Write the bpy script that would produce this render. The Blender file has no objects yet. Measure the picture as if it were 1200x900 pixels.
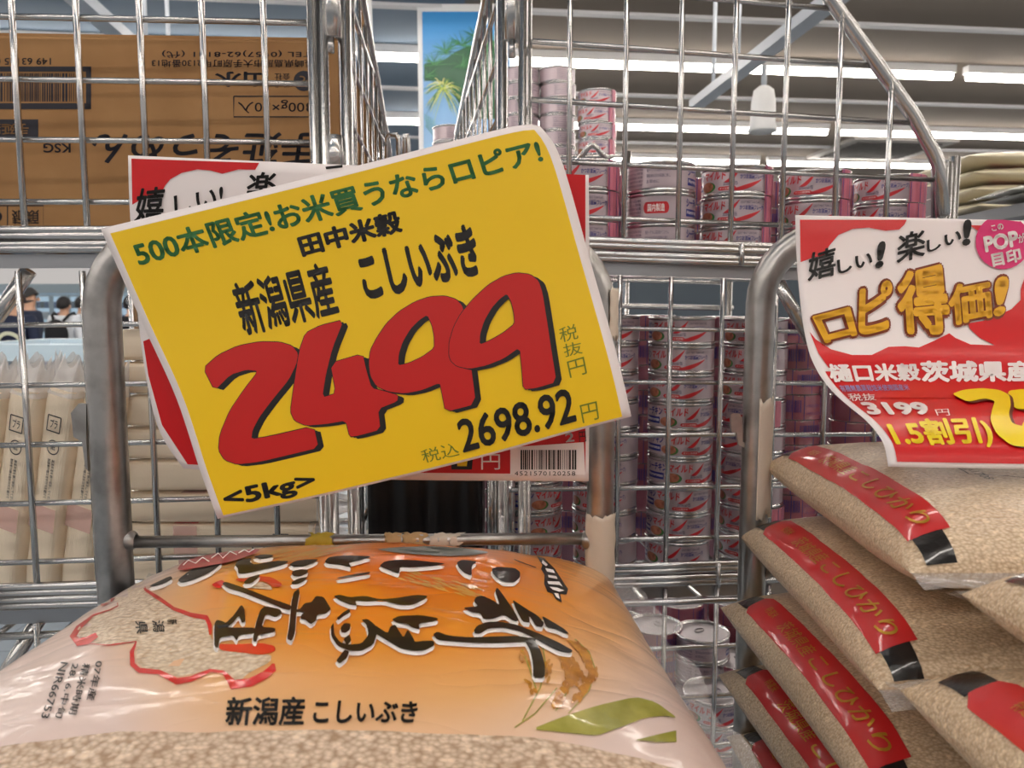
import bpy, bmesh, math, random
from mathutils import Vector, Matrix
from mathutils.bvhtree import BVHTree
from mathutils.geometry import tessellate_polygon
from mathutils import noise as mnoise

random.seed(7)
scene = bpy.context.scene
COL = scene.collection

# ------------------------------------------------------------------ camera
F = 900.0
PITCH = math.radians(5.52)
CAM = Vector((0.0, 0.0, 1.45))
camd = bpy.data.cameras.new('camera')
camd.sensor_fit = 'HORIZONTAL'
camd.sensor_width = 36.0
camd.lens = 27.0
camd.clip_start = 0.02
camd.clip_end = 200
camd.dof.use_dof = True
camd.dof.focus_distance = 0.56
camd.dof.aperture_fstop = 16.0
camo = bpy.data.objects.new('camera', camd)
COL.objects.link(camo)
camo.location = CAM
camo.rotation_euler = (math.pi / 2 - PITCH, 0, 0)
scene.camera = camo

# ------------------------------------------------------------------ world, view
world = bpy.data.worlds.new('store_ambient')
scene.world = world
world.use_nodes = True
wbg = world.node_tree.nodes['Background']
wbg.inputs[0].default_value = (0.98, 0.92, 0.88, 1)
wbg.inputs[1].default_value = 0.55
scene.view_settings.view_transform = 'Standard'
scene.view_settings.look = 'None'
scene.view_settings.exposure = 0.0
scene.view_settings.gamma = 1.0
scene.view_settings.use_curve_mapping = False
scene.cycles.use_denoising = True
scene.cycles.max_bounces = 8
scene.cycles.transparent_max_bounces = 16
scene.cycles.sample_clamp_indirect = 6.0
LAMP = 24.0            # strength of the ceiling tubes
LAMP_COLOR = (1.0, 0.92, 0.84)

# ------------------------------------------------------------------ pixel helpers
_c, _s = math.cos(PITCH), math.sin(PITCH)


def ray(px, py):
    a = (px - 600.0) / F
    b = (450.0 - py) / F
    return Vector((a, _c + b * _s, -_s + b * _c))


def P(px, py, Y):
    d = ray(px, py)
    return CAM + d * (Y / d.y)


def on_plane(px, py, O, n):
    d = ray(px, py)
    return CAM + d * ((O - CAM).dot(n) / d.dot(n))


def on_z(px, py, z):
    d = ray(px, py)
    return CAM + d * ((z - CAM.z) / d.z)


# ------------------------------------------------------------------ materials
MATS = {}


def srgb(r, g, b):
    f = lambda c: (c / 255.0 / 12.92) if c / 255.0 <= 0.04045 else ((c / 255.0 + 0.055) / 1.055) ** 2.4
    return (f(r), f(g), f(b), 1.0)


def mat(name, color, rough=0.5, metal=0.0, bump=None, coat=0.0, vary=None, emit=0.0, alpha=1.0, crinkle=False, ior=1.45):
    if name in MATS:
        return MATS[name]
    m = bpy.data.materials.new(name)
    m.use_nodes = True
    nt = m.node_tree
    b = nt.nodes['Principled BSDF']
    b.inputs['Base Color'].default_value = color
    b.inputs['Roughness'].default_value = rough
    b.inputs['Metallic'].default_value = metal
    b.inputs['IOR'].default_value = ior
    b.inputs['Coat Weight'].default_value = coat
    b.inputs['Coat Roughness'].default_value = 0.08
    b.inputs['Alpha'].default_value = alpha
    if emit:
        b.inputs['Emission Color'].default_value = color
        b.inputs['Emission Strength'].default_value = emit
    tc = nt.nodes.new('ShaderNodeTexCoord')
    if vary:
        scale, c2, lo, hi = vary
        n = nt.nodes.new('ShaderNodeTexNoise')
        n.inputs['Scale'].default_value = scale
        n.inputs['Detail'].default_value = 4
        r = nt.nodes.new('ShaderNodeValToRGB')
        r.color_ramp.elements[0].position = lo
        r.color_ramp.elements[0].color = color
        r.color_ramp.elements[1].position = hi
        r.color_ramp.elements[1].color = c2
        nt.links.new(tc.outputs['Object'], n.inputs['Vector'])
        nt.links.new(n.outputs['Fac'], r.inputs['Fac'])
        nt.links.new(r.outputs['Color'], b.inputs['Base Color'])
    if bump:
        scale, strength, dist = bump
        n = nt.nodes.new('ShaderNodeTexNoise')
        n.inputs['Scale'].default_value = scale
        n.inputs['Detail'].default_value = 3
        bp = nt.nodes.new('ShaderNodeBump')
        bp.inputs['Strength'].default_value = strength
        bp.inputs['Distance'].default_value = dist
        nt.links.new(tc.outputs['Object'], n.inputs['Vector'])
        nt.links.new(n.outputs['Fac'], bp.inputs['Height'])
        nt.links.new(bp.outputs['Normal'], b.inputs['Normal'])
    if crinkle:
        add_crinkle(m)
    MATS[name] = m
    return m


def add_crinkle(m, strength=0.35):
    """film creases: a ridged, stretched noise as bump on the clear coat and surface"""
    nt = m.node_tree
    b = nt.nodes['Principled BSDF']
    tc = nt.nodes.new('ShaderNodeTexCoord')
    mp = nt.nodes.new('ShaderNodeMapping')
    mp.inputs['Rotation'].default_value = (0, 0, math.radians(38))
    mp.inputs['Scale'].default_value = (7, 30, 20)
    n = nt.nodes.new('ShaderNodeTexNoise')
    n.inputs['Scale'].default_value = 1.0
    n.inputs['Detail'].default_value = 2.5
    n.inputs['Distortion'].default_value = 0.8
    mr = nt.nodes.new('ShaderNodeMath')
    mr.operation = 'SUBTRACT'
    mr.inputs[1].default_value = 0.5
    ab = nt.nodes.new('ShaderNodeMath')
    ab.operation = 'ABSOLUTE'
    pw = nt.nodes.new('ShaderNodeMath')
    pw.operation = 'POWER'
    pw.inputs[1].default_value = 0.6
    bp = nt.nodes.new('ShaderNodeBump')
    bp.inputs['Strength'].default_value = strength
    bp.inputs['Distance'].default_value = 0.004
    L = nt.links.new
    L(tc.outputs['Object'], mp.inputs['Vector'])
    L(mp.outputs['Vector'], n.inputs['Vector'])
    L(n.outputs['Fac'], mr.inputs[0])
    L(mr.outputs[0], ab.inputs[0])
    L(ab.outputs[0], pw.inputs[0])
    L(pw.outputs[0], bp.inputs['Height'])
    L(bp.outputs['Normal'], b.inputs['Coat Normal'])
    old = b.inputs['Normal'].links[0].from_socket if b.inputs['Normal'].links else None
    if old:
        L(old, bp.inputs['Normal'])
    L(bp.outputs['Normal'], b.inputs['Normal'])


def rice_mat(name, base, dark, scale=330.0, crinkle=0.35):
    m = bpy.data.materials.new(name)
    m.use_nodes = True
    nt = m.node_tree
    b = nt.nodes['Principled BSDF']
    tc = nt.nodes.new('ShaderNodeTexCoord')
    mp = nt.nodes.new('ShaderNodeMapping')
    mp.inputs['Scale'].default_value = (1, 1.5, 1.3)
    v = nt.nodes.new('ShaderNodeTexVoronoi')
    v.inputs['Scale'].default_value = scale
    n = nt.nodes.new('ShaderNodeTexNoise')
    n.inputs['Scale'].default_value = scale * 0.5
    mix = nt.nodes.new('ShaderNodeMix')
    mix.data_type = 'RGBA'
    r = nt.nodes.new('ShaderNodeValToRGB')
    r.color_ramp.elements[0].position = 0.0
    r.color_ramp.elements[0].color = base
    r.color_ramp.elements[1].position = 0.85
    r.color_ramp.elements[1].color = dark
    r2 = nt.nodes.new('ShaderNodeValToRGB')
    r2.color_ramp.elements[0].position = 0.55
    r2.color_ramp.elements[0].color = (0, 0, 0, 1)
    r2.color_ramp.elements[1].position = 0.75
    r2.color_ramp.elements[1].color = (0.9, 0.9, 0.9, 1)
    bp = nt.nodes.new('ShaderNodeBump')
    bp.inputs['Strength'].default_value = 0.5
    bp.inputs['Distance'].default_value = 0.0012
    bp.invert = True
    L = nt.links.new
    L(tc.outputs['Object'], mp.inputs['Vector'])
    L(mp.outputs['Vector'], v.inputs['Vector'])
    L(mp.outputs['Vector'], n.inputs['Vector'])
    L(v.outputs['Distance'], r.inputs['Fac'])
    L(n.outputs['Fac'], r2.inputs['Fac'])
    L(r2.outputs['Color'], mix.inputs[0])
    L(r.outputs['Color'], mix.inputs[6])
    mix.inputs[7].default_value = tuple(min(1, c * 1.12) for c in base[:3]) + (1,)
    L(mix.outputs[2], b.inputs['Base Color'])
    L(v.outputs['Distance'], bp.inputs['Height'])
    L(bp.outputs['Normal'], b.inputs['Normal'])
    b.inputs['Roughness'].default_value = 0.35
    b.inputs['Coat Weight'].default_value = 0.5
    b.inputs['Coat Roughness'].default_value = 0.1
    if crinkle:
        add_crinkle(m, crinkle)
    MATS[name] = m
    return m


M_CHROME = mat('bright_zinc_wire', (0.62, 0.61, 0.60, 1), 0.24, 1.0, bump=(60, 0.15, 0.001))
M_FLATBAR = mat('brushed_flat_bar', (0.42, 0.43, 0.45, 1), 0.34, 1.0)
M_TUBE = mat('worn_steel_tube', (0.50, 0.48, 0.46, 1), 0.33, 1.0, vary=(45, (0.34, 0.32, 0.30, 1), 0.45, 0.7), bump=(140, 0.12, 0.0006))
M_WHITE = mat('white_paper', srgb(242, 232, 230), 0.42)
M_YELLOW = mat('yellow_print', srgb(240, 198, 4), 0.42)
M_RED = mat('red_print', srgb(206, 12, 20), 0.38, coat=0.06)
M_DRED = mat('price_red_print', srgb(192, 16, 12), 0.45)
M_BLACK = mat('black_print', srgb(20, 15, 13), 0.45)
M_GREEN = mat('green_print', srgb(40, 105, 48), 0.45)
M_OLIVE = mat('olive_print', srgb(112, 122, 22), 0.45)
M_GOLD = mat('gold_print', srgb(232, 172, 20), 0.4)
M_BROWN = mat('brown_print', srgb(128, 52, 20), 0.45)
M_BRIGHTY = mat('bright_yellow_print', srgb(246, 214, 10), 0.36)
M_MAGENTA = mat('magenta_print', srgb(214, 30, 110), 0.4)
M_WPRINT = mat('white_print', srgb(245, 235, 232), 0.42)
M_BLUEP = mat('pale_blue_print', srgb(150, 160, 215), 0.45)
M_TAPE = mat('masking_tape', srgb(222, 208, 190), 0.7, bump=(60, 0.3, 0.001))
M_TANTAPE = mat('tan_tape_scrap', srgb(196, 160, 112), 0.7, bump=(120, 0.6, 0.002))
M_YTAPE = mat('yellow_tape_scrap', srgb(205, 175, 60), 0.6, bump=(120, 0.6, 0.002))
M_CARD = mat('kraft_cardboard', srgb(166, 124, 78), 0.75, vary=(16, srgb(150, 108, 64), 0.35, 0.7), bump=(220, 0.1, 0.0006))
M_INK = mat('navy_black_ink', srgb(36, 34, 44), 0.6)
M_FILM = mat('clear_film', (0.95, 0.93, 0.93, 1), 0.12, alpha=0.28, coat=1.0, bump=(50, 0.7, 0.004))
M_BLACKPL = mat('black_plastic', (0.012, 0.011, 0.012, 1), 0.3, bump=(25, 0.4, 0.004), coat=0.3)


# ------------------------------------------------------------------ mesh builder
class MB:
    def __init__(self):
        self.v, self.f, self.mi, self.sm = [], [], [], []

    def add(self, verts, faces, mi=0, smooth=True):
        o = len(self.v)
        self.v += [Vector(p) for p in verts]
        for f in faces:
            self.f.append([i + o for i in f])
            self.mi.append(mi)
            self.sm.append(smooth)
        return self

    def box(self, lo, hi, mi=0):
        x0, y0, z0 = lo
        x1, y1, z1 = hi
        v = [(x0, y0, z0), (x1, y0, z0), (x1, y1, z0), (x0, y1, z0), (x0, y0, z1), (x1, y0, z1), (x1, y1, z1), (x0, y1, z1)]
        f = [(3, 2, 1, 0), (4, 5, 6, 7), (0, 1, 5, 4), (1, 2, 6, 5), (2, 3, 7, 6), (3, 0, 4, 7)]
        return self.add(v, f, mi, False)

    def obox(self, c, ax, ay, az, mi=0):
        c, ax, ay, az = Vector(c), Vector(ax), Vector(ay), Vector(az)
        v = []
        for k in (-1, 1):
            for i, j in ((-1, -1), (1, -1), (1, 1), (-1, 1)):
                v.append(c + ax * i + ay * j + az * k)
        f = [(3, 2, 1, 0), (4, 5, 6, 7), (0, 1, 5, 4), (1, 2, 6, 5), (2, 3, 7, 6), (3, 0, 4, 7)]
        return self.add(v, f, mi, False)

    def tube(self, pts, r, n=8, mi=0, caps=True):
        pts = [Vector(p) for p in pts]
        rs = r if isinstance(r, (list, tuple)) else [r] * len(pts)
        verts, faces = [], []
        t0 = (pts[1] - pts[0]).normalized()
        up = Vector((0, 0, 1)) if abs(t0.z) < 0.9 else Vector((1, 0, 0))
        a = t0.cross(up).normalized()
        for i, p in enumerate(pts):
            if i == 0:
                t = t0
            elif i == len(pts) - 1:
                t = (pts[i] - pts[i - 1]).normalized()
            else:
                t = ((pts[i + 1] - pts[i]).normalized() + (pts[i] - pts[i - 1]).normalized()).normalized()
            a = (a - t * a.dot(t)).normalized()
            b = t.cross(a)
            for k in range(n):
                an = 2 * math.pi * k / n
                verts.append(p + (a * math.cos(an) + b * math.sin(an)) * rs[i])
        for i in range(len(pts) - 1):
            for k in range(n):
                k2 = (k + 1) % n
                faces.append((i * n + k, i * n + k2, (i + 1) * n + k2, (i + 1) * n + k))
        if caps:
            faces.append(tuple(range(n - 1, -1, -1)))
            faces.append(tuple((len(pts) - 1) * n + k for k in range(n)))
        return self.add(verts, faces, mi)

    def lathe(self, prof, n=32, c=(0, 0, 0), mi=0, close=False):
        c = Vector(c)
        verts, faces = [], []
        for (r, z) in prof:
            for k in range(n):
                an = 2 * math.pi * k / n
                verts.append(c + Vector((r * math.cos(an), r * math.sin(an), z)))
        for i in range(len(prof) - 1):
            for k in range(n):
                k2 = (k + 1) % n
                faces.append((i * n + k, i * n + k2, (i + 1) * n + k2, (i + 1) * n + k))
        if close:
            faces.append(tuple(range(n - 1, -1, -1)))
            faces.append(tuple((len(prof) - 1) * n + k for k in range(n)))
        return self.add(verts, faces, mi)

    def ell(self, c, rx, ry, rz, n=12, m=8, mi=0):
        c = Vector(c)
        verts, faces = [], []
        for i in range(m + 1):
            th = math.pi * i / m
            for k in range(n):
                an = 2 * math.pi * k / n
                verts.append(c + Vector((rx * math.sin(th) * math.cos(an), ry * math.sin(th) * math.sin(an), rz * math.cos(th))))
        for i in range(m):
            for k in range(n):
                k2 = (k + 1) % n
                faces.append((i * n + k, (i + 1) * n + k, (i + 1) * n + k2, i * n + k2))
        return self.add(verts, faces, mi)

    def grid(self, fn, nu, nv, mi=0, us=None, vs=None):
        us = us or [i / nu for i in range(nu + 1)]
        vs = vs or [j / nv for j in range(nv + 1)]
        verts = [fn(u, v) for v in vs for u in us]
        w = len(us)
        faces = [(j * w + i, j * w + i + 1, (j + 1) * w + i + 1, (j + 1) * w + i) for j in range(len(vs) - 1) for i in range(w - 1)]
        return self.add(verts, faces, mi)

    def prism(self, poly, depth, mi=0):
        """poly: list of 3D points, extruded by the vector depth"""
        poly = [Vector(p) for p in poly]
        n = len(poly)
        d = Vector(depth)
        tri = tessellate_polygon([poly])
        f = [tuple(t) for t in tri] + [tuple(i + n for i in reversed(t)) for t in tri]
        f += [(i, (i + 1) % n, n + (i + 1) % n, n + i) for i in range(n)]
        return self.add(poly + [p + d for p in poly], f, mi, False)

    def build(self, name, mats, parent=None, off=None):
        off = Vector(off) if off is not None else (ROOT.get(parent.name, Vector()) if parent else Vector())
        me = bpy.data.meshes.new(name)
        me.from_pydata([v - off for v in self.v], [], self.f)
        if not isinstance(mats, (list, tuple)):
            mats = [mats]
        for m in mats:
            me.materials.append(m)
        me.polygons.foreach_set('material_index', self.mi)
        me.polygons.foreach_set('use_smooth', self.sm)
        me.update()
        o = bpy.data.objects.new(name, me)
        COL.objects.link(o)
        if parent:
            o.parent = parent
            ROOT[o.name] = off
        return o


ROOT = {}


def tag(o, label=None, cat=None, group=None, kind=None):
    if label:
        o['label'] = label
    if cat:
        o['category'] = cat
    if group:
        o['group'] = group
    if kind:
        o['kind'] = kind
    return o


def thing(name, label, cat, loc=(0, 0, 0), group=None):
    o = bpy.data.objects.new(name, None)
    o.empty_display_size = 0.02
    COL.objects.link(o)
    o.location = loc
    ROOT[o.name] = Vector(loc)
    return tag(o, label, cat, group)


def copy_tree(o, parent=None):
    c = o.copy()
    COL.objects.link(c)
    if parent:
        c.parent = parent
    for ch in list(o.children):
        copy_tree(ch, c)
    return c


# ------------------------------------------------------------------ lettering and decals
_TXT = {}


def text2d(s, bold=0.0, shear=0.0, spacing=1.0):
    key = (s, round(bold, 4), shear, spacing)
    if key in _TXT:
        return _TXT[key]
    c = bpy.data.curves.new('lettering', 'FONT')
    c.body = s
    c.size = 1
    c.resolution_u = 3
    c.offset = bold
    c.shear = shear
    c.space_character = spacing
    o = bpy.data.objects.new('lettering', c)
    me = o.to_mesh()
    vs = [(v.co.x, v.co.y) for v in me.vertices]
    fs = [tuple(p.vertices) for p in me.polygons]
    o.to_mesh_clear()
    bpy.data.objects.remove(o)
    bpy.data.curves.remove(c)
    x0 = min(v[0] for v in vs); x1 = max(v[0] for v in vs)
    y0 = min(v[1] for v in vs); y1 = max(v[1] for v in vs)
    vs = [((x - x0) / max(1e-6, x1 - x0), (y - y0) / max(1e-6, y1 - y0)) for x, y in vs]
    _TXT[key] = (vs, fs, (x1 - x0, y1 - y0))
    return _TXT[key]


def quad_map(q):
    """q: TL, TR, BR, BL in pixels -> function (s, t) with t up"""
    tl, tr, br, bl = [Vector((a[0], a[1])) for a in q]
    return lambda s, t: (bl * (1 - s) + br * s) * (1 - t) + (tl * (1 - s) + tr * s) * t


class Surf:
    """a surface printed matter lies on"""
    def __init__(self, verts, faces):
        self.bvh = BVHTree.FromPolygons([tuple(v) for v in verts], [tuple(f) for f in faces])

    def hit(self, px, py, lift):
        d = ray(px, py).normalized()
        loc, n, i, dist = self.bvh.ray_cast(CAM, d)
        if loc is None:
            return None
        if n.dot(d) > 0:
            n = -n
        return loc + n * lift


class Decal:
    def __init__(self, surf, step=14):
        self.surf, self.step, self.layers = surf, step, []

    def raw(self, vs2, fs, mi, lift):
        bm = bmesh.new()
        bv = [bm.verts.new((x, y, 0)) for x, y in vs2]
        for f in fs:
            if len(set(f)) >= 3:
                try:
                    bm.faces.new([bv[i] for i in f])
                except ValueError:
                    pass
        xs = [v[0] for v in vs2]; ys = [v[1] for v in vs2]
        for ax, (lo, hi) in enumerate(((min(xs), max(xs)), (min(ys), max(ys)))):
            k = math.floor(lo / self.step) + 1
            while k * self.step < hi:
                co = (k * self.step, 0, 0) if ax == 0 else (0, k * self.step, 0)
                no = (1, 0, 0) if ax == 0 else (0, 1, 0)
                bmesh.ops.bisect_plane(bm, geom=bm.verts[:] + bm.edges[:] + bm.faces[:], plane_co=co, plane_no=no, dist=1e-4)
                k += 1
        bm.verts.index_update()
        out, idx = [], {}
        for v in bm.verts:
            p = self.surf.hit(v.co.x, v.co.y, lift)
            if p is not None:
                idx[v.index] = len(out)
                out.append(p)
        faces = []
        for f in bm.faces:
            ii = [v.index for v in f.verts]
            if all(i in idx for i in ii):
                faces.append([idx[i] for i in ii])
        bm.free()
        self.layers.append((out, faces, mi))
        return self

    def poly(self, pts, mi=0, lift=0.0003, holes=()):
        loops = [[Vector((x, y, 0)) for x, y in pts]] + [[Vector((x, y, 0)) for x, y in h] for h in holes]
        flat = [(p.x, p.y) for l in loops for p in l]
        return self.raw(flat, [tuple(t) for t in tessellate_polygon(loops)], mi, lift)

    def text(self, s, quad, mi=0, lift=0.0003, bold=0.0, shear=0.0, spacing=1.0):
        vs, fs, dim = text2d(s, 0.0, shear, spacing)
        q = quad_map(quad)
        if bold < .004:
            return self.raw([tuple(q(a, b)) for a, b in vs], fs, mi, lift)
        W, H = dim[0] + 2 * bold, dim[1] + 2 * bold
        rings = [(bold, 8 if bold < .06 else 14)] + ([(bold * .5, 8)] if bold > .06 else []) + [(0, 1)]
        for r, n in rings:
            for k in range(n):
                dx, dy = bold + r * math.cos(2 * math.pi * k / n), bold + r * math.sin(2 * math.pi * k / n)
                self.raw([tuple(q((a * dim[0] + dx) / W, (b * dim[1] + dy) / H)) for a, b in vs], fs, mi, lift)
        return self

    def line(self, pts, w, mi=0, lift=0.0003):
        ws = w if isinstance(w, (list, tuple)) else [w] * len(pts)
        L, R = [], []
        for i, p in enumerate(pts):
            a = Vector(pts[max(0, i - 1)]); b = Vector(pts[min(len(pts) - 1, i + 1)])
            t = (b - a).normalized()
            n = Vector((-t.y, t.x)) * ws[i] / 2
            L.append(Vector(p) + n); R.append(Vector(p) - n)
        vs = [tuple(v) for v in L + R]
        k = len(pts)
        return self.raw(vs, [(i, i + 1, k + i + 1, k + i) for i in range(k - 1)], mi, lift)

    def build(self, name, mats, parent):
        mb = MB()
        for v, f, mi in self.layers:
            if f:
                mb.add(v, f, mi, True)
        return mb.build(name, mats, parent)


def zt(ox, oy, s):
    return lambda pts: [(ox + x / s, oy + y / s) for x, y in pts]


def smooth2(pts, it=1):
    """Chaikin rounding of a closed outline"""
    for _ in range(it):
        o = []
        n = len(pts)
        for i in range(n):
            a, b = pts[i], pts[(i + 1) % n]
            o.append((a[0] * .84 + b[0] * .16, a[1] * .84 + b[1] * .16))
            o.append((a[0] * .16 + b[0] * .84, a[1] * .16 + b[1] * .84))
        pts = o
    return pts


def lerp_curve(pts, t):
    """pts: list of vectors, piecewise by chord length"""
    L = [0]
    for a, b in zip(pts, pts[1:]):
        L.append(L[-1] + (b - a).length)
    d = t * L[-1]
    for i in range(len(pts) - 1):
        if d <= L[i + 1] or i == len(pts) - 2:
            k = (d - L[i]) / max(1e-9, L[i + 1] - L[i])
            return pts[i].lerp(pts[i + 1], k)


def catmull(pts, per=6):
    out = []
    n = len(pts)
    for i in range(n - 1):
        p0, p1, p2, p3 = pts[max(0, i - 1)], pts[i], pts[i + 1], pts[min(n - 1, i + 2)]
        for k in range(per):
            t = k / per
            out.append(0.5 * ((2 * p1) + (p2 - p0) * t + (2 * p0 - 5 * p1 + 4 * p2 - p3) * t * t + (3 * p1 - p0 - 3 * p2 + p3) * t ** 3))
    out.append(pts[-1])
    return out


def coons(top, bottom, left, right, bulge=None):
    """edges: lists of 3D points; top/bottom run left to right, left/right run top to bottom"""
    top, bottom, left, right = [catmull([Vector(p) for p in e]) for e in (top, bottom, left, right)]
    def fn(u, v):
        t, b, l, r = lerp_curve(top, u), lerp_curve(bottom, u), lerp_curve(left, v), lerp_curve(right, v)
        c = (top[0] * (1 - u) + top[-1] * u) * (1 - v) + (bottom[0] * (1 - u) + bottom[-1] * u) * v
        p = t * (1 - v) + b * v + l * (1 - u) + r * u - c
        if bulge:
            p = p + bulge(u, v)
        return p
    return fn


def sheet(name, fn, material, parent, nu=40, nv=30, thick=0.0003):
    """a paper sheet with real thickness; returns the object and its print surface"""
    mb = MB()
    mb.grid(fn, nu, nv)
    n = len(mb.v)
    back = [v + Vector((0, thick, 0)) for v in mb.v]
    front_faces = list(mb.f)
    surf = Surf(mb.v, front_faces)
    mb.add(back, [tuple(reversed(f)) for f in front_faces])
    w = nu + 1
    rim = [i for i in range(w)] + [j * w + nu for j in range(1, nv + 1)] + [nv * w + i for i in range(nu - 1, -1, -1)] + [j * w for j in range(nv - 1, 0, -1)]
    for a, b in zip(rim, rim[1:] + rim[:1]):
        mb.f.append([b, a, a + n, b + n]); mb.mi.append(0); mb.sm.append(False)
    return mb.build(name, material, parent), surf


def inset_region(fn, u0, v0, u1, v1, lift, nu=40, nv=30):
    def g(u, v):
        p = fn(u0 + (u1 - u0) * u, v0 + (v1 - v0) * v)
        return p + (CAM - p).normalized() * lift
    return MB().grid(g, nu, nv)

# ================================================================== SETTING
D1 = Vector((-0.107, 1.0, 0)).normalized()      # store axis, away from the camera
D2 = Vector((1.0, 0.107, 0)).normalized()
CEIL = 3.35


def floor_material():
    m = mat('polished_floor', srgb(150, 158, 165), 0.16, vary=(3, srgb(132, 142, 150), 0.3, 0.7), coat=0.3)
    nt = m.node_tree
    b = nt.nodes['Principled BSDF']
    tc = nt.nodes.new('ShaderNodeTexCoord')
    br = nt.nodes.new('ShaderNodeTexBrick')
    br.offset = 0
    br.inputs['Scale'].default_value = 1.0
    br.inputs['Brick Width'].default_value = 0.45
    br.inputs['Row Height'].default_value = 0.45
    br.inputs['Mortar Size'].default_value = 0.003
    br.inputs['Color1'].default_value = srgb(150, 158, 165)
    br.inputs['Color2'].default_value = srgb(146, 155, 162)
    br.inputs['Mortar'].default_value = srgb(110, 116, 122)
    nt.links.new(tc.outputs['Object'], br.inputs['Vector'])
    nt.links.new(br.outputs['Color'], b.inputs['Base Color'])
    return m


def ceiling_material():
    m = mat('ceiling_board', srgb(120, 109, 98), 0.9, bump=(90, 0.2, 0.002))
    return m


tag(MB().box((-16, -12, -0.1), (16, 32, 0)).build('floor', floor_material()), 'polished grey tiled supermarket floor', kind='structure')
cb_ = on_z(545, 0, CEIL)
cb_ = cb_ - D1 * (cb_ - CAM).dot(D1) + D1 * 10
tag(MB().obox(cb_ + D2 * 9 + Vector((0, 0, .05)), D2 * 9, D1 * 23, (0, 0, .05)).build('ceiling', ceiling_material()), 'matt grey beige board ceiling with rows of tubes', kind='structure')
tag(MB().obox(cb_ - D2 * 9 + Vector((0, 0, .05)), D2 * 9, D1 * 23, (0, 0, .05)).build('ceiling', mat('ceiling_board_cool_light', srgb(104, 120, 136), .9, bump=(90, .2, .002))), 'board ceiling over the freezer side, tinted blue grey for cool light', kind='structure')  # cooler light on this side is put into the board colour
tag(MB().box((-16, 30, 0), (16, 30.1, CEIL)).build('wall_back', mat('back_wall_paint', srgb(150, 165, 178), 0.8)), 'pale blue grey wall behind the freezers', kind='structure')

M_TUBEGLOW = mat('fluorescent_tube', LAMP_COLOR + (1,), 0.5, emit=LAMP)
M_HOUSE = mat('white_enamel', srgb(225, 225, 225), 0.4)
M_TRIM = mat('pale_grey_trim', srgb(196, 196, 198), 0.5)

base_pts = [on_z(900, 82, 3.27), on_z(900, 153, 3.27), on_z(900, 191, 3.27)]
dist = [(p - CAM).dot(D1) for p in base_pts]
step_d = dist[1] - dist[0]
rows = [(dist[0] - step_d * k, -k) for k in range(5, 0, -1)] + [(dist[0], 0), (dist[1], 1), (dist[2], 2), (dist[2] + step_d * 1.1, 3), (dist[2] + step_d * 3.0, 4), (dist[2] + step_d * 5.0, 5)]
segs = [(-9.6, -5.1), (-5.0, -0.5), (-0.4, 4.1), (4.2, 8.7)]
ROWNAME = {-5: 'sixth row behind', -4: 'fifth row behind', -3: 'fourth row behind', -2: 'third row overhead', -1: 'second row overhead', 0: 'nearest row of tubes in view', 1: 'second row of tubes in view', 2: 'third row of tubes in view', 3: 'fourth row of tubes in view', 4: 'fifth row of tubes far back', 5: 'last row of tubes by the freezers'}
SEGNAME = ['toward the freezer aisle', 'over the noodle cage', 'over the can cage', 'past the rice bags']
for d, k in rows:
    for si, (a, b) in enumerate(segs):
        if k == 2 and si == 2:
            a, b = a + 0.55, b
        c = CAM + D1 * d
        c.z = 3.27
        t = thing('ceiling_light', f'long white tube light, {ROWNAME[k]}, {SEGNAME[si]}', 'ceiling light', c, 'tube lights in rows on the ceiling')
        mid = c + D2 * ((a + b) / 2)
        MB().obox(mid + Vector((0, 0, 0.05)), D2 * ((b - a) / 2), D1 * 0.035, (0, 0, 0.03)).build('housing', M_HOUSE, t)
        MB().tube([c + D2 * (a + .02), c + D2 * (b - .02)], 0.03, 8).build('tube', M_TUBEGLOW, t)

# thin cross beams on the ceiling
for n, (px, py) in enumerate(((1000, 27), (1000, 118), (1000, 172))):
    p = on_z(px, py, CEIL)
    c = CAM + D1 * (p - CAM).dot(D1)
    c.z = CEIL - 0.011
    tag(MB().obox(c, D2 * 12, D1 * 0.03, (0, 0, 0.01)).build(f'trim_{n + 1}', M_TRIM), 'thin pale joint strip across the ceiling', kind='structure')

# air vent in the ceiling
p = on_z(1030, 175, CEIL - 0.02)
vent = thing('ceiling_vent', 'dark square air vent set in the ceiling between light rows', 'vent', p)
MB().obox(p, D2 * 0.62, D1 * 0.55, (0, 0, 0.018)).build('frame', mat('vent_frame', srgb(150, 145, 140), 0.6), vent)
vb = MB()
for i in range(9):
    vb.obox(p + D1 * (-0.4 + i * 0.1) + Vector((0, 0, -0.02)), D2 * 0.5, D1 * 0.03, (0, 0, 0.006))
vb.build('grille', mat('vent_dark', srgb(62, 58, 55), 0.7), vent)

# suspended lamp rails with rods and spotlights
M_RAIL = mat('rail_enamel', srgb(176, 182, 190), 0.4)
M_LAMPGL = mat('spotlight_shade', srgb(225, 225, 225), 0.35)


def lamp_rail(px, py, z, d0, d1, label):
    p = on_z(px, py, z)
    t = thing('lamp_rail', label, 'lamp rail', p, 'lamp rails hung from the ceiling')
    MB().obox(p + D1 * (d0 + d1) / 2, D2 * 0.04, D1 * ((d1 - d0) / 2), (0, 0, 0.025)).build('rail', M_RAIL, t)
    for d in (d0 + 0.3, 0.55, d1 - 0.3):
        q = p + D1 * d
        MB().tube([q + Vector((0, 0, 0.02)), Vector((q.x, q.y, CEIL))], 0.012, 8).build('hanging_rod', M_RAIL, t)
    return p


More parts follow.
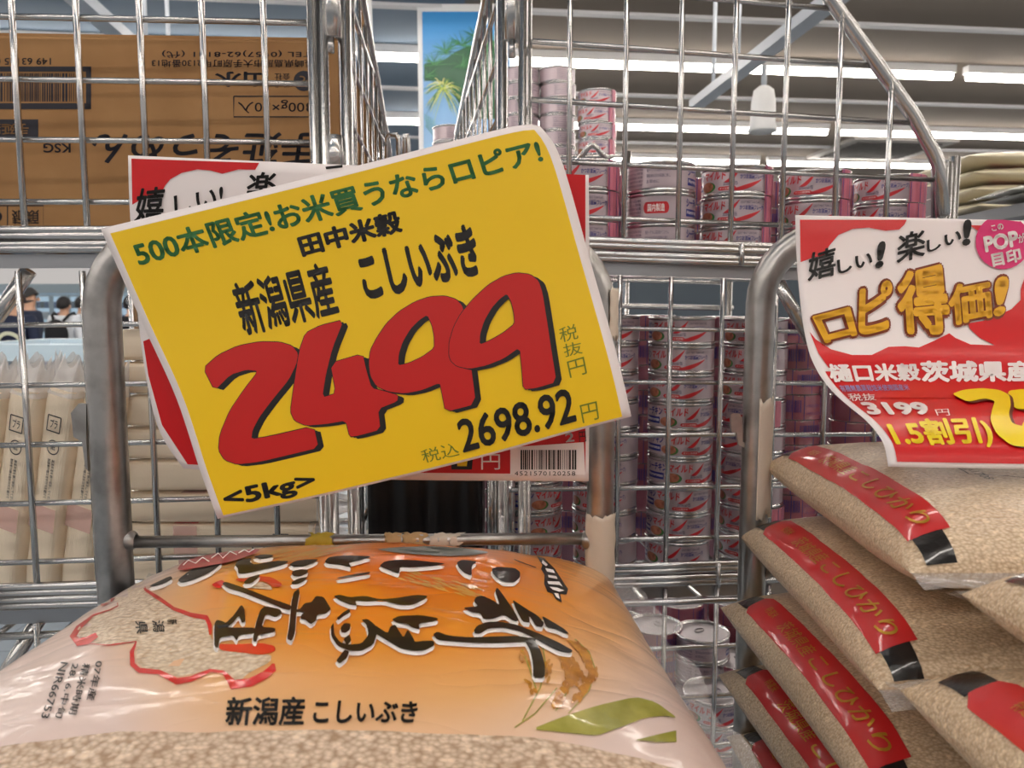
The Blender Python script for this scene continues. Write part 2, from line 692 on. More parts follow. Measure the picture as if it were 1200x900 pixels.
def spotlight(p, label):
    t = thing('spotlight', label, 'spotlight', p, 'white spotlights on the lamp rails')
    MB().tube([p + Vector((0, 0, 0.22)), p + Vector((0, 0, 0.10))], 0.014, 8).build('stem', M_RAIL, t)
    MB().lathe([(0.025, 0.12), (0.05, 0.10), (0.06, 0.04), (0.062, -0.06), (0.075, -0.10), (0.07, -0.105), (0.05, -0.06)], 20, p).build('shade', M_LAMPGL, t)
    MB().lathe([(0.0, -0.07), (0.03, -0.072), (0.052, -0.06)], 16, p).build('lens', mat('lamp_lens', (1, .97, .92, 1), .3, emit=2.0), t)


pr = lamp_rail(920, 42, 2.70, -1.0, 1.2, 'grey lamp rail hung above the can cage')
pl = lamp_rail(117, 20, 2.70, -1.0, 1.2, 'grey lamp rail hung above the cardboard carton')
spotlight(pr + D1 * 0.35 + D2 * 0.06 + Vector((0, 0, -0.245)), 'white spotlight under the rail above the can cage')
spotlight(pl - D1 * 0.25 - D2 * 0.35 + Vector((0, 0, -0.09)), 'white spotlight beside the rail above the carton')

# hanging sign rod in the gap between the cages
q = P(432, 70, 3.2)
rod = thing('hanging_rod', 'slim white rod hanging in the gap between the two cages', 'hanging rod', P(437, 140, 3.2))
MB().tube([P(437, 140, 3.2), Vector((P(437, 140, 3.2).x - 0.03, 3.2, CEIL))], [0.008, 0.028], 10).build('rod', M_HOUSE, rod)
MB().lathe([(0, .012), (.014, .006), (.014, -.006), (0, -.012)], 12, P(437, 140, 3.2)).build('tip', M_HOUSE, rod)

# pillar with the palm mural
YP = 5.0
pxl, pxr = P(490, 100, YP).x, P(598, 100, YP).x
pil = MB().box((pxl, YP, 0), (pxr, YP + 0.55, CEIL)).build('trim_4', M_HOUSE)
tag(pil, 'square white store pillar carrying a palm mural', kind='structure')
pan_lo, pan_hi = P(497, 200, YP).x, pxr
mural = thing('palm_mural', 'blue sky mural with green palm fronds on the pillar', 'mural', ((pan_lo + pan_hi) / 2, YP, 1.5))


def sky_print():
    m = bpy.data.materials.new('mural_sky_print')
    m.use_nodes = True
    nt = m.node_tree
    b = nt.nodes['Principled BSDF']
    tc = nt.nodes.new('ShaderNodeTexCoord')
    sx = nt.nodes.new('ShaderNodeSeparateXYZ')
    mr = nt.nodes.new('ShaderNodeMapRange')
    mr.inputs['From Min'].default_value = 0.3
    mr.inputs['From Max'].default_value = 1.8
    r = nt.nodes.new('ShaderNodeValToRGB')
    r.color_ramp.elements[0].color = srgb(178, 205, 228)
    r.color_ramp.elements[1].color = srgb(52, 140, 205)
    nt.links.new(tc.outputs['Object'], sx.inputs[0])
    nt.links.new(sx.outputs['Z'], mr.inputs['Value'])
    nt.links.new(mr.outputs[0], r.inputs[0])
    nt.links.new(r.outputs[0], b.inputs['Base Color'])
    b.inputs['Roughness'].default_value = 0.3
    return m


mb = MB().box((pan_lo, YP - 0.012, 0.6), (pan_hi, YP - 0.001, CEIL - 0.05))
msurf = Surf(mb.v, mb.f)
mb.build('panel', sky_print(), mural)
dec = Decal(msurf, 400)
Z4 = zt(360, 0, 4)


def frond(cx, cy, ang, ln, mi, droop=0.5, lift=0.002, n=9, w=1.0):
    """a feathered palm leaf in zoom-4 pixels"""
    pts = []
    for i in range(n + 1):
        t = i / n
        pts.append((cx + math.cos(ang) * ln * t, cy - math.sin(ang) * ln * t + droop * ln * t * t))
    dec.line(Z4(pts), [.5 * w] * len(pts), mi, lift)
    for i in range(1, n + 1):
        x, y = pts[i]
        tx, ty = pts[i][0] - pts[i - 1][0], pts[i][1] - pts[i - 1][1]
        ta = math.atan2(ty, tx)
        for sd in (-1, 1):
            a = ta + sd * 0.75
            l = ln * 0.34 * (1 - 0.55 * abs(i / n - 0.4))
            dec.line(Z4([(x, y), (x + math.cos(a) * l * .5, y + math.sin(a) * l * .5 + 2), (x + math.cos(a) * l, y + math.sin(a) * l + 8)]), [.45 * w, .6 * w, 0.15], mi, lift)


rr = random.Random(3)
dec.poly(Z4([(548, 300), (600, 290), (650, 275), (700, 240), (760, 215), (830, 190), (900, 190), (900, 560), (760, 560), (720, 500), (660, 400), (600, 380), (548, 380)]), 0, 0.0015)
ZM = zt(480, 0, 5.29)


def streak(c, ang, ln, mi, lift, droop=.55, w=.55):
    pts = []
    for i in range(7):
        t = i / 6
        pts.append((c[0] + math.cos(ang) * ln * t, c[1] - math.sin(ang) * ln * t + droop * ln * t * t))
    dec.line(ZM(pts), [w * q for q in (.5, .9, 1.0, 1.0, .8, .55, .15)], mi, lift)


lf = .002
for (cx, cy, n, l0, l1) in ((150, 400, 30, 60, 130), (230, 330, 36, 70, 130), (330, 290, 40, 70, 130), (420, 240, 34, 70, 120), (330, 420, 26, 60, 110), (480, 330, 30, 80, 140), (560, 280, 30, 80, 140), (110, 480, 20, 40, 100)):
    for i in range(n):
        lf += .00003
        streak((cx + rr.uniform(-14, 14), cy + rr.uniform(-14, 14)), rr.uniform(-.2, 3.3), rr.uniform(l0, l1), rr.choice((0, 1, 1, 2, 2)), lf, rr.uniform(.05, .35), .55)
for i in range(66):
    lf += .00003
    streak((206 + rr.uniform(-22, 22), 535 + rr.uniform(-12, 40)), -1.2 + i * .083, rr.uniform(90, 150), (3, 0, 4, 1, 3)[i % 5], lf, rr.uniform(.45, .85), .75)
for i in range(9):
    lf += .00003
    streak((60, 760), 1.2 - i * .2, 130, rr.choice((1, 2)), lf, .6, .6)
MP = [mat('mural_green_deep', srgb(24, 84, 52), .35), mat('mural_green', srgb(40, 118, 62), .35), mat('mural_green_mid', srgb(70, 142, 80), .35), mat('mural_leaf_lime', srgb(176, 196, 84), .35), mat('mural_leaf_yellow', srgb(226, 226, 150), .35)]
dec.build('palm_print', MP, mural)

# ================================================================== FREEZERS AND SHOPPERS FAR BEHIND
M_FRZ = mat('freezer_enamel', srgb(205, 225, 236), 0.35)
M_FRZIN = mat('lit_freezer_interior', (0.62, 0.82, 0.95, 1), 0.5, emit=0.55)
M_GLASS = mat('freezer_glass', (0.8, 0.9, 0.95, 1), 0.05, alpha=0.18)
FY = 24.0
fz = thing('freezer_cabinet', 'long upright freezer with lit glass doors along the far wall', 'freezer', (P(60, 363, FY).x, FY, 0))
fx0, fx1 = P(-60, 363, FY).x, P(240, 363, FY).x
MB().box((fx0, FY + 0.05, 0), (fx1, FY + 0.9, 0.25)).box((fx0, FY + 0.0, 1.95), (fx1, FY + 0.9, 2.25)).box((fx0, FY + 0.8, 0.25), (fx1, FY + 0.9, 1.95)).box((fx0, FY + 0.05, 0.25), (fx0 + 0.05, FY + 0.8, 1.95)).box((fx1 - 0.05, FY + 0.05, 0.25), (fx1, FY + 0.8, 1.95)).build('housing', M_FRZ, fz)
MB().box((fx0 + .06, FY + 0.70, 0.26), (fx1 - .06, FY + 0.78, 1.94)).build('lit_back', M_FRZIN, fz)
nd = 15
dw = (fx1 - fx0) / nd
prodm = [mat('frozen_box_red', srgb(190, 80, 90), .5), mat('frozen_box_blue', srgb(70, 110, 160), .5), mat('frozen_box_white', srgb(225, 232, 236), .5), mat('frozen_box_dark', srgb(80, 100, 110), .5)]
for i in range(nd):
    x0, x1 = fx0 + i * dw, fx0 + (i + 1) * dw
    d = MB().box((x0 + .01, FY, .27), (x0 + .06, FY + .05, 1.93)).box((x1 - .06, FY, .27), (x1 - .01, FY + .05, 1.93)).box((x0 + .06, FY, 1.86), (x1 - .06, FY + .05, 1.93)).box((x0 + .06, FY, .27), (x1 - .06, FY + .05, .34)).build('door', M_FRZ, fz)
    MB().box((x0 + .06, FY + .02, .34), (x1 - .06, FY + .03, 1.86)).build('pane', M_GLASS, d, off=ROOT[fz.name])
    sh = MB()
    for z in (.35, .75, 1.15, 1.5):
        for q in range(3):
            w_ = (dw - .14) / 3
            hgt = rr.uniform(.12, .24)
            sh.box((x0 + .07 + q * w_, FY + .2, z), (x0 + .065 + (q + 1) * w_, FY + .5, z + hgt), rr.randrange(4))
    tag(sh.build('frozen_food', prodm, fz), kind='stuff')

# low chest freezer in front of the shoppers
cz = thing('chest_freezer', 'low chest freezer with a pale blue rim behind the noodles', 'freezer', (P(60, 412, 4.2).x, 4.4, 0))
zt_ = P(50, 404, 4.2).z
ca = P(-60, 408, 4.2).x
cb = P(230, 396, 4.2).x
MB().box((ca, 4.25, 0.05), (cb, 5.1, zt_ - .1)).build('tub', mat('chest_tub', srgb(150, 160, 172), .4), cz)
MB().box((ca - .02, 4.2, zt_ - .09), (cb + .02, 4.32, zt_)).box((ca - .02, 5.03, zt_ - .09), (cb + .02, 5.15, zt_)).box((ca - .02, 4.32, zt_ - .09), (ca + .06, 5.03, zt_)).box((cb - .06, 4.32, zt_ - .09), (cb + .02, 5.03, zt_)).build('rim', M_FRZ, cz)


def skin_body(name, nodes, edges, m, parent, sub=1):
    """one continuous surface grown over a joint skeleton"""
    me = bpy.data.meshes.new(name)
    off = ROOT[parent.name]
    me.from_pydata([Vector(n[0]) for n in nodes], edges, [])
    o = bpy.data.objects.new(name, me)
    COL.objects.link(o)
    sk = o.modifiers.new('skin', 'SKIN')
    ss = o.modifiers.new('sub', 'SUBSURF')
    ss.levels = sub
    ss.render_levels = sub
    for i, n in enumerate(nodes):
        r = n[1]
        me.skin_vertices[0].data[i].radius = r if isinstance(r, tuple) else (r, r)
    me.skin_vertices[0].data[0].use_root = True
    me.materials.append(m)
    dg = bpy.context.evaluated_depsgraph_get()
    nm = bpy.data.meshes.new_from_object(o.evaluated_get(dg))
    bpy.data.objects.remove(o)
    nm.polygons.foreach_set('use_smooth', [True] * len(nm.polygons))
    nm.name = name
    o2 = bpy.data.objects.new(name, nm)
    COL.objects.link(o2)
    o2.parent = parent
    return o2


M_SKIN = mat('skin', srgb(205, 160, 132), .5)
M_HAIR = mat('dark_hair', srgb(24, 20, 20), .5)


def person(px, Y, h, yaw, shirt, trousers, label, cap=None, mark=None):
    x = P(px, 363, Y).x
    s = h / 1.7
    t = thing('person', label, 'person', (x, Y, 0), 'shoppers by the far freezers')
    t.rotation_euler = (0, 0, yaw)
    V = lambda a, b, c: (a * s, b * s, c * s)
    N = [(V(0, 0, .95), (.135 * s, .10 * s)), (V(0, 0, 1.12), (.125 * s, .095 * s)), (V(0, 0, 1.32), (.15 * s, .105 * s)), (V(0, .0, 1.44), (.085 * s, .07 * s)), (V(0, -.01, 1.51), .052 * s), (V(0, -.015, 1.58), (.07 * s, .085 * s)), (V(0, -.01, 1.655), (.062 * s, .078 * s))]
    E = [(0, 1), (1, 2), (2, 3), (3, 4), (4, 5), (5, 6)]
    for sd in (-1, 1):
        i = len(N)
        N += [(V(sd * .18, 0, 1.415), .058 * s), (V(sd * .225, .02, 1.12), .042 * s), (V(sd * .22, -.08, .90), .032 * s), (V(sd * .215, -.11, .82), (.04 * s, .02 * s)), (V(sd * .21, -.12, .74), (.03 * s, .012 * s)), (V(sd * .19, -.155, .80), .012 * s)]
        E += [(2, i), (i, i + 1), (i + 1, i + 2), (i + 2, i + 3), (i + 3, i + 4), (i + 3, i + 5)]
        j = len(N)
        N += [(V(sd * .095, 0, .88), .088 * s), (V(sd * .10, -.01, .48), .06 * s), (V(sd * .10, .01, .09), .04 * s), (V(sd * .105, -.12, .035), (.042 * s, .03 * s))]
        E += [(0, j), (j, j + 1), (j + 1, j + 2), (j + 2, j + 3)]
    skin_body('body', N, E, M_SKIN, t)
    g = 1.16
    jn = [(n[0], tuple(q * g for q in n[1]) if isinstance(n[1], tuple) else n[1] * g) for n in N[0:4]]
    je = [(0, 1), (1, 2), (2, 3)]
    for sd in range(2):
        k = 7 + sd * 10
        i = len(jn)
        jn += [(N[k + q][0], N[k + q][1] * 1.28) for q in range(3)]
        je += [(2, i), (i, i + 1), (i + 1, i + 2)]
    skin_body('jacket', jn, je, shirt, t)
    tn = [(N[0][0], (.15 * s, .115 * s))]
    te = []
    for sd in range(2):
        k = 13 + sd * 10
        i = len(tn)
        tn += [(N[k + q][0], N[k + q][1] * 1.2) for q in range(3)]
        te += [(0, i), (i, i + 1), (i + 1, i + 2)]
    skin_body('trousers', tn, te, trousers, t)
    hr = MB()
    def hair(u, v):
        th = math.pi * v * .62
        an = 2 * math.pi * u
        back = .5 + .5 * math.sin(an)      # + y is the back of the head
        th *= 0.62 + 0.5 * back
        return Vector((0.093 * s * math.sin(th) * math.cos(an), -.005 * s + 0.108 * s * math.sin(th) * math.sin(an), 1.615 * s + .115 * s * math.cos(th)))
    hr.grid(hair, 18, 8)
    o = hr.build('hair', M_HAIR, t, off=(0, 0, 0))
    fc = MB()
    fc.ell((0, -.105 * s, 1.585 * s), .013 * s, .022 * s, .022 * s, 8, 6)
    for sd in (-1, 1):
        fc.ell((sd * .083 * s, 0, 1.59 * s), .012 * s, .022 * s, .032 * s, 8, 6)
    fc.build('nose_and_ears', M_SKIN, t, off=(0, 0, 0))
    fe = MB()
    for sd in (-1, 1):
        fe.ell((sd * .032 * s, -.092 * s, 1.612 * s), .013 * s, .008 * s, .007 * s, 8, 6)
    fe.ell((0, -.093 * s, 1.535 * s), .024 * s, .008 * s, .006 * s, 8, 6)
    fe.build('eyes_and_mouth', mat('face_dark', srgb(70, 36, 34), .5), t, off=(0, 0, 0))
    if cap:
        cp = MB()
        cp.lathe([(.112 * s, 1.60 * s), (.116 * s, 1.64 * s), (.10 * s, 1.70 * s), (.05 * s, 1.735 * s), (0.001, 1.74 * s)], 18)
        cp.obox((0, -.15 * s, 1.61 * s), (.08 * s, 0, 0), (0, .07 * s, -.012 * s), (0, 0, .006 * s))
        cp.build('cap', cap, t, off=(0, 0, 0))
    if mark:
        mk = MB()
        n = 16
        for (r0, r1, a0, a1, dz) in ((.11, .15, .25, 2.9, 1.14), (.05, .075, .2, 2.4, 1.12)):
            def fn(u, v):
                a = a0 + (a1 - a0) * u
                r = (r0 + (r1 - r0) * v) * s
                return Vector((r * math.cos(a), .136 * s - (r * math.cos(a)) ** 2 * 1.2, dz * s + r * math.sin(a)))
            mk.grid(fn, n, 2)
        mk.build('jacket_print', mark, t, off=(0, 0, 0))
    return t, s


JN = mat('navy_jacket', srgb(30, 38, 62), .8)
JB = mat('black_cloth', srgb(24, 24, 28), .8)
JW = mat('white_shirt', srgb(222, 226, 232), .8)
JD = mat('dark_teal_cloth', srgb(40, 52, 66), .8)
PT = mat('dark_trousers', srgb(38, 40, 48), .8)
CAPM = mat('brown_black_cap', srgb(52, 38, 36), .8)
person(17, 8.0, 1.62, math.pi, JN, PT, 'person in a dark cap and navy jacket with a pale arc on the back', cap=CAPM, mark=mat('pale_yellow_print', srgb(214, 216, 190), .7))
person(34, 8.8, 1.68, math.pi * 0.55, JN, PT, 'person with dark hair turned sideways beside the capped shopper')
w, s_ = person(75, 10.2, 1.60, math.pi, JW, PT, 'person in a white shirt with a black backpack seen from behind')
person(96, 11.0, 1.62, math.pi, JW, PT, 'person in a white shirt half hidden behind the steel handle')
person(154, 9.0, 1.60, math.pi, JB, PT, 'person in black clothes seen between handle and yellow sign')
bp = thing('backpack', 'black backpack on the person in a white shirt', 'backpack', (w.location.x, w.location.y - .16, 1.05))
bl = Vector((w.location.x, w.location.y, 0))
bm_ = MB()
bm_.ell(bl + Vector((0, -.20, 1.12)), .15, .09, .21, 16, 10)
bm_.build('pack', JB, bp)
for sd in (-1, 1):
    MB().tube([bl + Vector((sd * .06, -.14, 1.30)), bl + Vector((sd * .11, -.09, 1.38)), bl + Vector((sd * .13, .0, 1.41)), bl + Vector((sd * .12, .12, 1.32))], .018, 6).build('strap', JB, bp)

# ================================================================== ROLL CAGES
class Panel:
    """an upright mesh panel: origin, sideways axis (may lean a little) and up"""
    def __init__(self, O, yaw, tilt):
        self.O = Vector(O)
        self.ux = Vector((math.cos(yaw), math.sin(yaw), tilt)).normalized()
        self.n = Vector((-math.sin(yaw), math.cos(yaw), 0))      # away from the camera
        self.uz = Vector((0, 0, 1))

    def st(self, px, py, back=0.0):
        p = on_plane(px, py, self.O + self.n * back, self.n) - self.O - self.n * back
        s = Vector((p.x, p.y, 0)).dot(Vector((self.ux.x, self.ux.y, 0))) / (self.ux.x ** 2 + self.ux.y ** 2)
        return s, p.z - s * self.ux.z

    def at(self, s, t, back=0.0):
        return self.O + self.ux * s + self.uz * t + self.n * back


WR = 0.0024      # wire radius


def wire_rows(pan, mb, xs, ys, x_ref, y_ref, s0, s1, t0, t1, back=0.0):
    for px in xs:
        s, _ = pan.st(px, y_ref, back)
        mb.tube([pan.at(s, t0, back - WR), pan.at(s, t1, back - WR)], WR, 6)
    for py in ys:
        _, t = pan.st(x_ref, py, back)
        mb.tube([pan.at(s0, t, back + WR), pan.at(s1, t, back + WR)], WR, 6)


def deck(pan, mb, s0, s1, t, depth, pitch=0.05):
    n = int((s1 - s0) / pitch)
    for i in range(n + 1):
        s = s0 + (s1 - s0) * i / n
        mb.tube([pan.at(s, t, 0.0), pan.at(s, t, depth)], WR, 6)
    m = int(depth / 0.10)
    for i in range(m + 1):
        d = depth * i / m
        mb.tube([pan.at(s0, t - .004, d), pan.at(s1, t - .004, d)], 0.003, 6)


def side_mesh(mb, A, dr, up, z0, z1, edge, pitch=0.05):
    """side wall: A = foot of the front post; dr = direction back; edge(z) = depth reached at height z"""
    k = 0
    z = z0 + 0.02
    while z < z1:
        e = edge(z)
        if e > 0.02:
            a = A + dr * 0.0; a = Vector((a.x, a.y, z)); b = a + dr * e
            mb.tube([a, b], WR, 6)
        z += pitch
    d = pitch
    while d < edge(z0) - .01:
        # height reached at this depth
        zz = z1
        while zz > z0 and edge(zz) < d:
            zz -= 0.004
        a = Vector((A.x, A.y, 0)) + dr * d
        mb.tube([Vector((a.x, a.y, z0)), Vector((a.x, a.y, zz))], WR, 6)
        d += pitch


def caster(p, parent):
    MB().lathe([(0.0, -.026), (.05, -.022), (.055, -.012), (.055, .012), (.05, .022), (0, .026)], 20).build('wheel_mesh_tmp', M_BLACKPL) if False else None
    c = MB()
    n = 20
    vs, fs = [], []
    prof = [(.0, -.02), (.045, -.02), (.052, -.012), (.052, .012), (.045, .02), (.0, .02)]
    for r, y in prof:
        for k in range(n):
            a = 2 * math.pi * k / n
            vs.append(Vector(p) + Vector((r * math.cos(a), y, .052 + r * math.sin(a))))
    for i in range(len(prof) - 1):
        for k in range(n):
            fs.append((i * n + k, i * n + (k + 1) % n, (i + 1) * n + (k + 1) % n, (i + 1) * n + k))
    c.add(vs, fs)
    w = c.build('caster', M_BLACKPL, parent)
    f = MB()
    f.box(Vector(p) + Vector((-.02, -.03, .05)), Vector(p) + Vector((.02, -.024, .115))).box(Vector(p) + Vector((-.02, .024, .05)), Vector(p) + Vector((.02, .03, .115))).box(Vector(p) + Vector((-.03, -.03, .112)), Vector(p) + Vector((.03, .03, .12)))
    f.build('fork', M_FLATBAR, w, off=ROOT[parent.name])


def build_cage(name, label, pan, cfg):
    base = pan.at(cfg['s0'], 0)
    base.z = 0
    t = thing(name, label, 'roll cage', base)
    s0, s1 = cfg['s0'], cfg['s1']
    depth = cfg['depth']
    for pk in cfg['panels']:
        mb = MB()
        wire_rows(pan, mb, pk['xs'], pk['ys'], pk['xr'], pk['yr'], pk.get('s0', s0), pk.get('s1', s1), pk['t0'], pk['t1'], pk.get('back', 0))
        mb.build(pk['name'], M_CHROME, t)
    for (tt, rods, flat, back) in cfg['rails']:
        for r in rods:
            MB().tube([pan.at(s0, r, back - .004), pan.at(s1, r, back - .004)], 0.0035, 8).build('rail_rod', M_CHROME, t)
        z1, z0 = flat
        c = (pan.at(s0, (z0 + z1) / 2, back + .004) + pan.at(s1, (z0 + z1) / 2, back + .004)) / 2
        MB().obox(c, pan.ux * ((s1 - s0) / 2), pan.n * 0.0025, (0, 0, (z1 - z0) / 2)).build('flat_bar', M_FLATBAR, t)
        d = MB()
        deck(pan, d, s0 + .005, s1 - .005, (z1 + tt) / 2 if tt > 0 else z1 - cfg.get('sink', 0), depth)
        d.build('wire_deck', M_CHROME, t)
        # hangers joining rods and bar
        for k in (0.12, 0.5, 0.88):
            s = s0 + (s1 - s0) * k
            MB().tube([pan.at(s, tt + .002, back - .008), pan.at(s, z1, back - .008)], 0.0022, 6).build('weld_tab', M_CHROME, t)
    for s, back, r, za, zb in cfg['posts']:
        MB().tube([Vector((pan.at(s, 0, back).x, pan.at(s, 0, back).y, za)), Vector((pan.at(s, 0, back).x, pan.at(s, 0, back).y, zb))], r, 10).build('post', M_CHROME, t)
    # rear posts, back rails and casters
    for s in (s0 + .01, s1 - .01):
        p = pan.at(s, 0, depth)
        MB().tube([(p.x, p.y, .11), (p.x, p.y, cfg['rear_top'])], 0.008, 10).build('post', M_CHROME, t)
        caster((p.x, p.y - .02, 0), t)
        p = pan.at(s, 0, .02)
        caster((p.x, p.y + .02, 0), t)
    for z in cfg['back_rails']:
        MB().tube([pan.at(s0, z, depth), pan.at(s1, z, depth)], 0.004, 8).build('back_rail', M_CHROME, t)
    b = MB()
    c = (pan.at(s0, 0, depth / 2) + pan.at(s1, 0, depth / 2)) / 2
    b.obox(Vector((c.x, c.y, .135)), pan.ux * ((s1 - s0) / 2), pan.n * (depth / 2 + .01), (0, 0, .015))
    b.build('base_frame', M_FLATBAR, t)
    return t


# ---- the cage holding the carton and the noodles
LO = P(0, 363, .605)
LB = P(390, 363, .626)
LP = Panel(LO, math.atan2(LB.y - LO.y, LB.x - LO.x), 0.008)
lt = lambda py, px=20: LP.st(px, py)[1]
ls = lambda px, py=150: LP.st(px, py)[0]
L_S0, L_S1 = ls(-130), ls(372)
T = lt
cfgL = dict(
    s0=L_S0, s1=L_S1, depth=0.42, sink=.017, rear_top=T(-60) + LO.z,
    panels=[
        dict(name='upper_fence', xs=[-126, -52, 23, 97, 170, 242, 313], ys=[-54, 18, 92, 163, 236], xr=20, yr=135, t0=T(276), t1=T(-80)),
        dict(name='lower_fence', xs=[-115, -42, 31, 105, 178, 250, 321], ys=[381, 452, 522, 591, 660], xr=20, yr=450, t0=T(692), t1=T(318)),
        dict(name='bottom_fence', xs=[-104, -29, 46, 112, 190, 262], ys=[800, 868, 940], xr=20, yr=760, t0=T(1000), t1=T(730)),
    ],
    rails=[(T(271), [T(270), T(277), T(287), T(292)], (T(298), T(314)), 0.0), (T(688), [T(686), T(693), T(701), T(708)], (T(716), T(732)), 0.0)],
    posts=[(ls(369), -.004, .0038, .12, 1.82), (ls(379), 0.002, .005, .12, 1.82), (ls(404), .012, .0055, .12, 1.82), (ls(-130), 0, .008, .12, 1.82)],
    back_rails=[LO.z + T(345) - LO.z, T(620)],
)
cageL = build_cage('roll_cage', 'chrome wire roll cage holding the cardboard carton and the noodle packs', LP, cfgL)
# hinge barrels between the posts
for (ya, yb, r) in ((-40, 42, .0075), (158, 200, .0075)):
    MB().tube([LP.at(ls(391), T(ya, 391), .004), LP.at(ls(391), T(yb, 391), .004)], r, 12).build('hinge_barrel', M_CHROME, cageL)
MB().tube([LP.at(ls(388), T(42, 391), .004), LP.at(ls(388), T(60, 391), .004)], .0035, 8).build('hinge_pin', M_CHROME, cageL)
# diagonal braces under the decks
for (a, b) in (((-30, 395), (24, 316)), ((-40, 855), (36, 734))):
    MB().tube([LP.at(*LP.st(*a), .012), LP.at(*LP.st(*b), .012)], .006, 10).build('brace', M_CHROME, cageL)
# side wall reaching back with a slanting edge
A = LP.at(ls(404), 0, .012)
dr = Vector((-0.075, 0.997, 0)).normalized()
zA, zB = 1.742, 1.655
edgeL = lambda z: 0.416 if z <= zB else max(0.0, 0.416 - (z - zB) / (zA - zB) * 0.294)
sm = MB()
side_mesh(sm, A, dr, None, 1.235, 1.80, edgeL)
sm.build('side_fence', M_CHROME, cageL)
e0 = Vector((A.x, A.y, 0))
pts = [e0 + dr * .05 + Vector((0, 0, 1.785)), e0 + dr * .122 + Vector((0, 0, zA)), e0 + dr * .40 + Vector((0, 0, zB + .004)), e0 + dr * .416 + Vector((0, 0, zB - .02)), e0 + dr * .416 + Vector((0, 0, 1.0))]
MB().tube(pts, .0055, 8).build('side_rail', M_CHROME, cageL)
# loose wire loops at the top of the gap
for (x0, x1, y0) in ((453, 467, 158), (474, 478, 158)):
    Y = .98
    MB().tube([P(x0, 215, Y), P(x0, y0 + 4, Y), P(x0 + 3, y0, Y), P(x1 - 3, y0, Y), P(x1, y0 + 5, Y), P(x1, 215, Y)], .0035, 8).build('wire_loop', M_CHROME, cageL)

# ---- the cage holding the cans
RO = P(620, 363, .655)
RYAW = math.radians(8.4)
RP = Panel(RO, RYAW, -0.02)
BK = 0.03                      # the lower fences sit a little behind the upper one
rt = lambda py, px, back=0.0: RP.st(px, py, back)[1]
rs = lambda px, py=150, back=0.0: RP.st(px, py, back)[0]
R_S0, R_S1 = rs(606), rs(1106, 230)
cfgR = dict(
    s0=R_S0, s1=R_S1, depth=0.44, rear_top=RO.z + rt(235, 700),
    panels=[
        dict(name='lower_fence', xs=[724, 783, 843, 905, 965, 1025], ys=[385, 448, 510.5, 572.6, 633], xr=735, yr=450, t0=rt(672, 735, BK), t1=rt(310, 735, BK), back=BK),
        dict(name='bottom_fence', xs=[717, 777, 837, 897, 957], ys=[760, 819, 877, 936], xr=800, yr=760, t0=rt(990, 735, BK), t1=rt(690, 735, BK), back=BK),
    ],
    rails=[(rt(284, 720), [rt(283, 720), rt(289, 720), rt(299, 720), rt(304, 720)], (rt(307, 720), rt(322, 720)), 0.0),
           (rt(662, 735, BK), [rt(662, 735, BK), rt(668, 735, BK), rt(677, 735, BK), rt(683, 735, BK)], (rt(688, 735, BK), rt(703, 735, BK)), BK)],
    posts=[(rs(591), .014, .0055, .12, 1.82), (rs(612), -.004, .0042, .12, 1.82), (rs(619), .002, .0036, .12, 1.82),
           (rs(1106, 230), 0, .0055, .12, RO.z + rt(200, 1106)), (rs(1116, 230), .004, .0042, .12, RO.z + rt(205, 1116)), (rs(1124, 230), .008, .0048, .12, RO.z + rt(192, 1124))],
    back_rails=[rt(360, 800, .44)],
)
cageR = build_cage('roll_cage', 'chrome wire roll cage holding the tuna cans', RP, cfgR)
# upper gate with the slanting corner tube
um = MB()
slant = [RP.st(940, -60), RP.st(974, 0), RP.st(1070, 135), RP.st(1096, 183), RP.st(1101, 196), RP.st(1105, 252)]


def slant_t(s):
    for (a, ta), (b, tb) in zip(slant, slant[1:]):
        if a <= s <= b:
            return ta + (tb - ta) * (s - a) / max(1e-6, b - a)
    return slant[0][1] if s < slant[0][0] else slant[-1][1]


def slant_s(t):
    for (a, ta), (b, tb) in zip(slant, slant[1:]):
        if tb <= t <= ta:
            return a + (b - a) * (ta - t) / max(1e-6, ta - tb)
    return slant[0][0]


tb0 = rt(290, 720)
for px in (666, 731, 795, 857, 917, 979, 1037):
    s = rs(px, 150 if px < 1000 else 205)
    um.tube([RP.at(s, tb0, -.004), RP.at(s, min(slant_t(s), rt(-70, 620)), -.004)], WR, 6)
for py in (-21, 47, 116, 187, 252):
    t = rt(py, 620)
    um.tube([RP.at(R_S0, t, .002), RP.at(min(slant_s(t), R_S1), t, .002)], WR, 6)
um.build('upper_fence', M_CHROME, cageR)
MB().tube([RP.at(s, t, 0) for s, t in slant], .0062, 12).build('corner_tube', M_CHROME, cageR)
MB().prism([RP.at(*RP.st(x, y), .012) for x, y in ((1104, 190), (1122, 184), (1129, 190), (1129, 262), (1104, 262))], RP.n * .003).build('corner_plate', M_FLATBAR, cageR)
MB().tube([RP.at(*RP.st(1119, 192), .004), RP.at(*RP.st(1119, 192), .012)], .0035, 10).build('rivet', M_CHROME, cageR)
for (ya, yb) in ((-40, 45),):
    MB().tube([RP.at(rs(601), rt(ya, 601), .004), RP.at(rs(601), rt(yb, 601), .004)], .0065, 12).build('hinge_barrel', M_CHROME, cageR)
MB().tube([RP.at(rs(601), rt(45, 601), .004), RP.at(rs(601), rt(66, 601), .004)], .0030, 8).build('hinge_pin', M_CHROME, cageR)
for x in (575, 583, 591, 599):
    MB().tube([P(x, 520, .70), P(x, 700, .70)], .0038, 8).build('post', M_CHROME, cageR)
MB().tube([P(595, 556, .694), P(595, 610, .694)], .006, 10).build('hinge_barrel', M_CHROME, cageR)
MB().tube([RP.at(*RP.st(915, 322), .012), RP.at(*RP.st(958, 400), .012)], .006, 10).build('brace', M_CHROME, cageR)
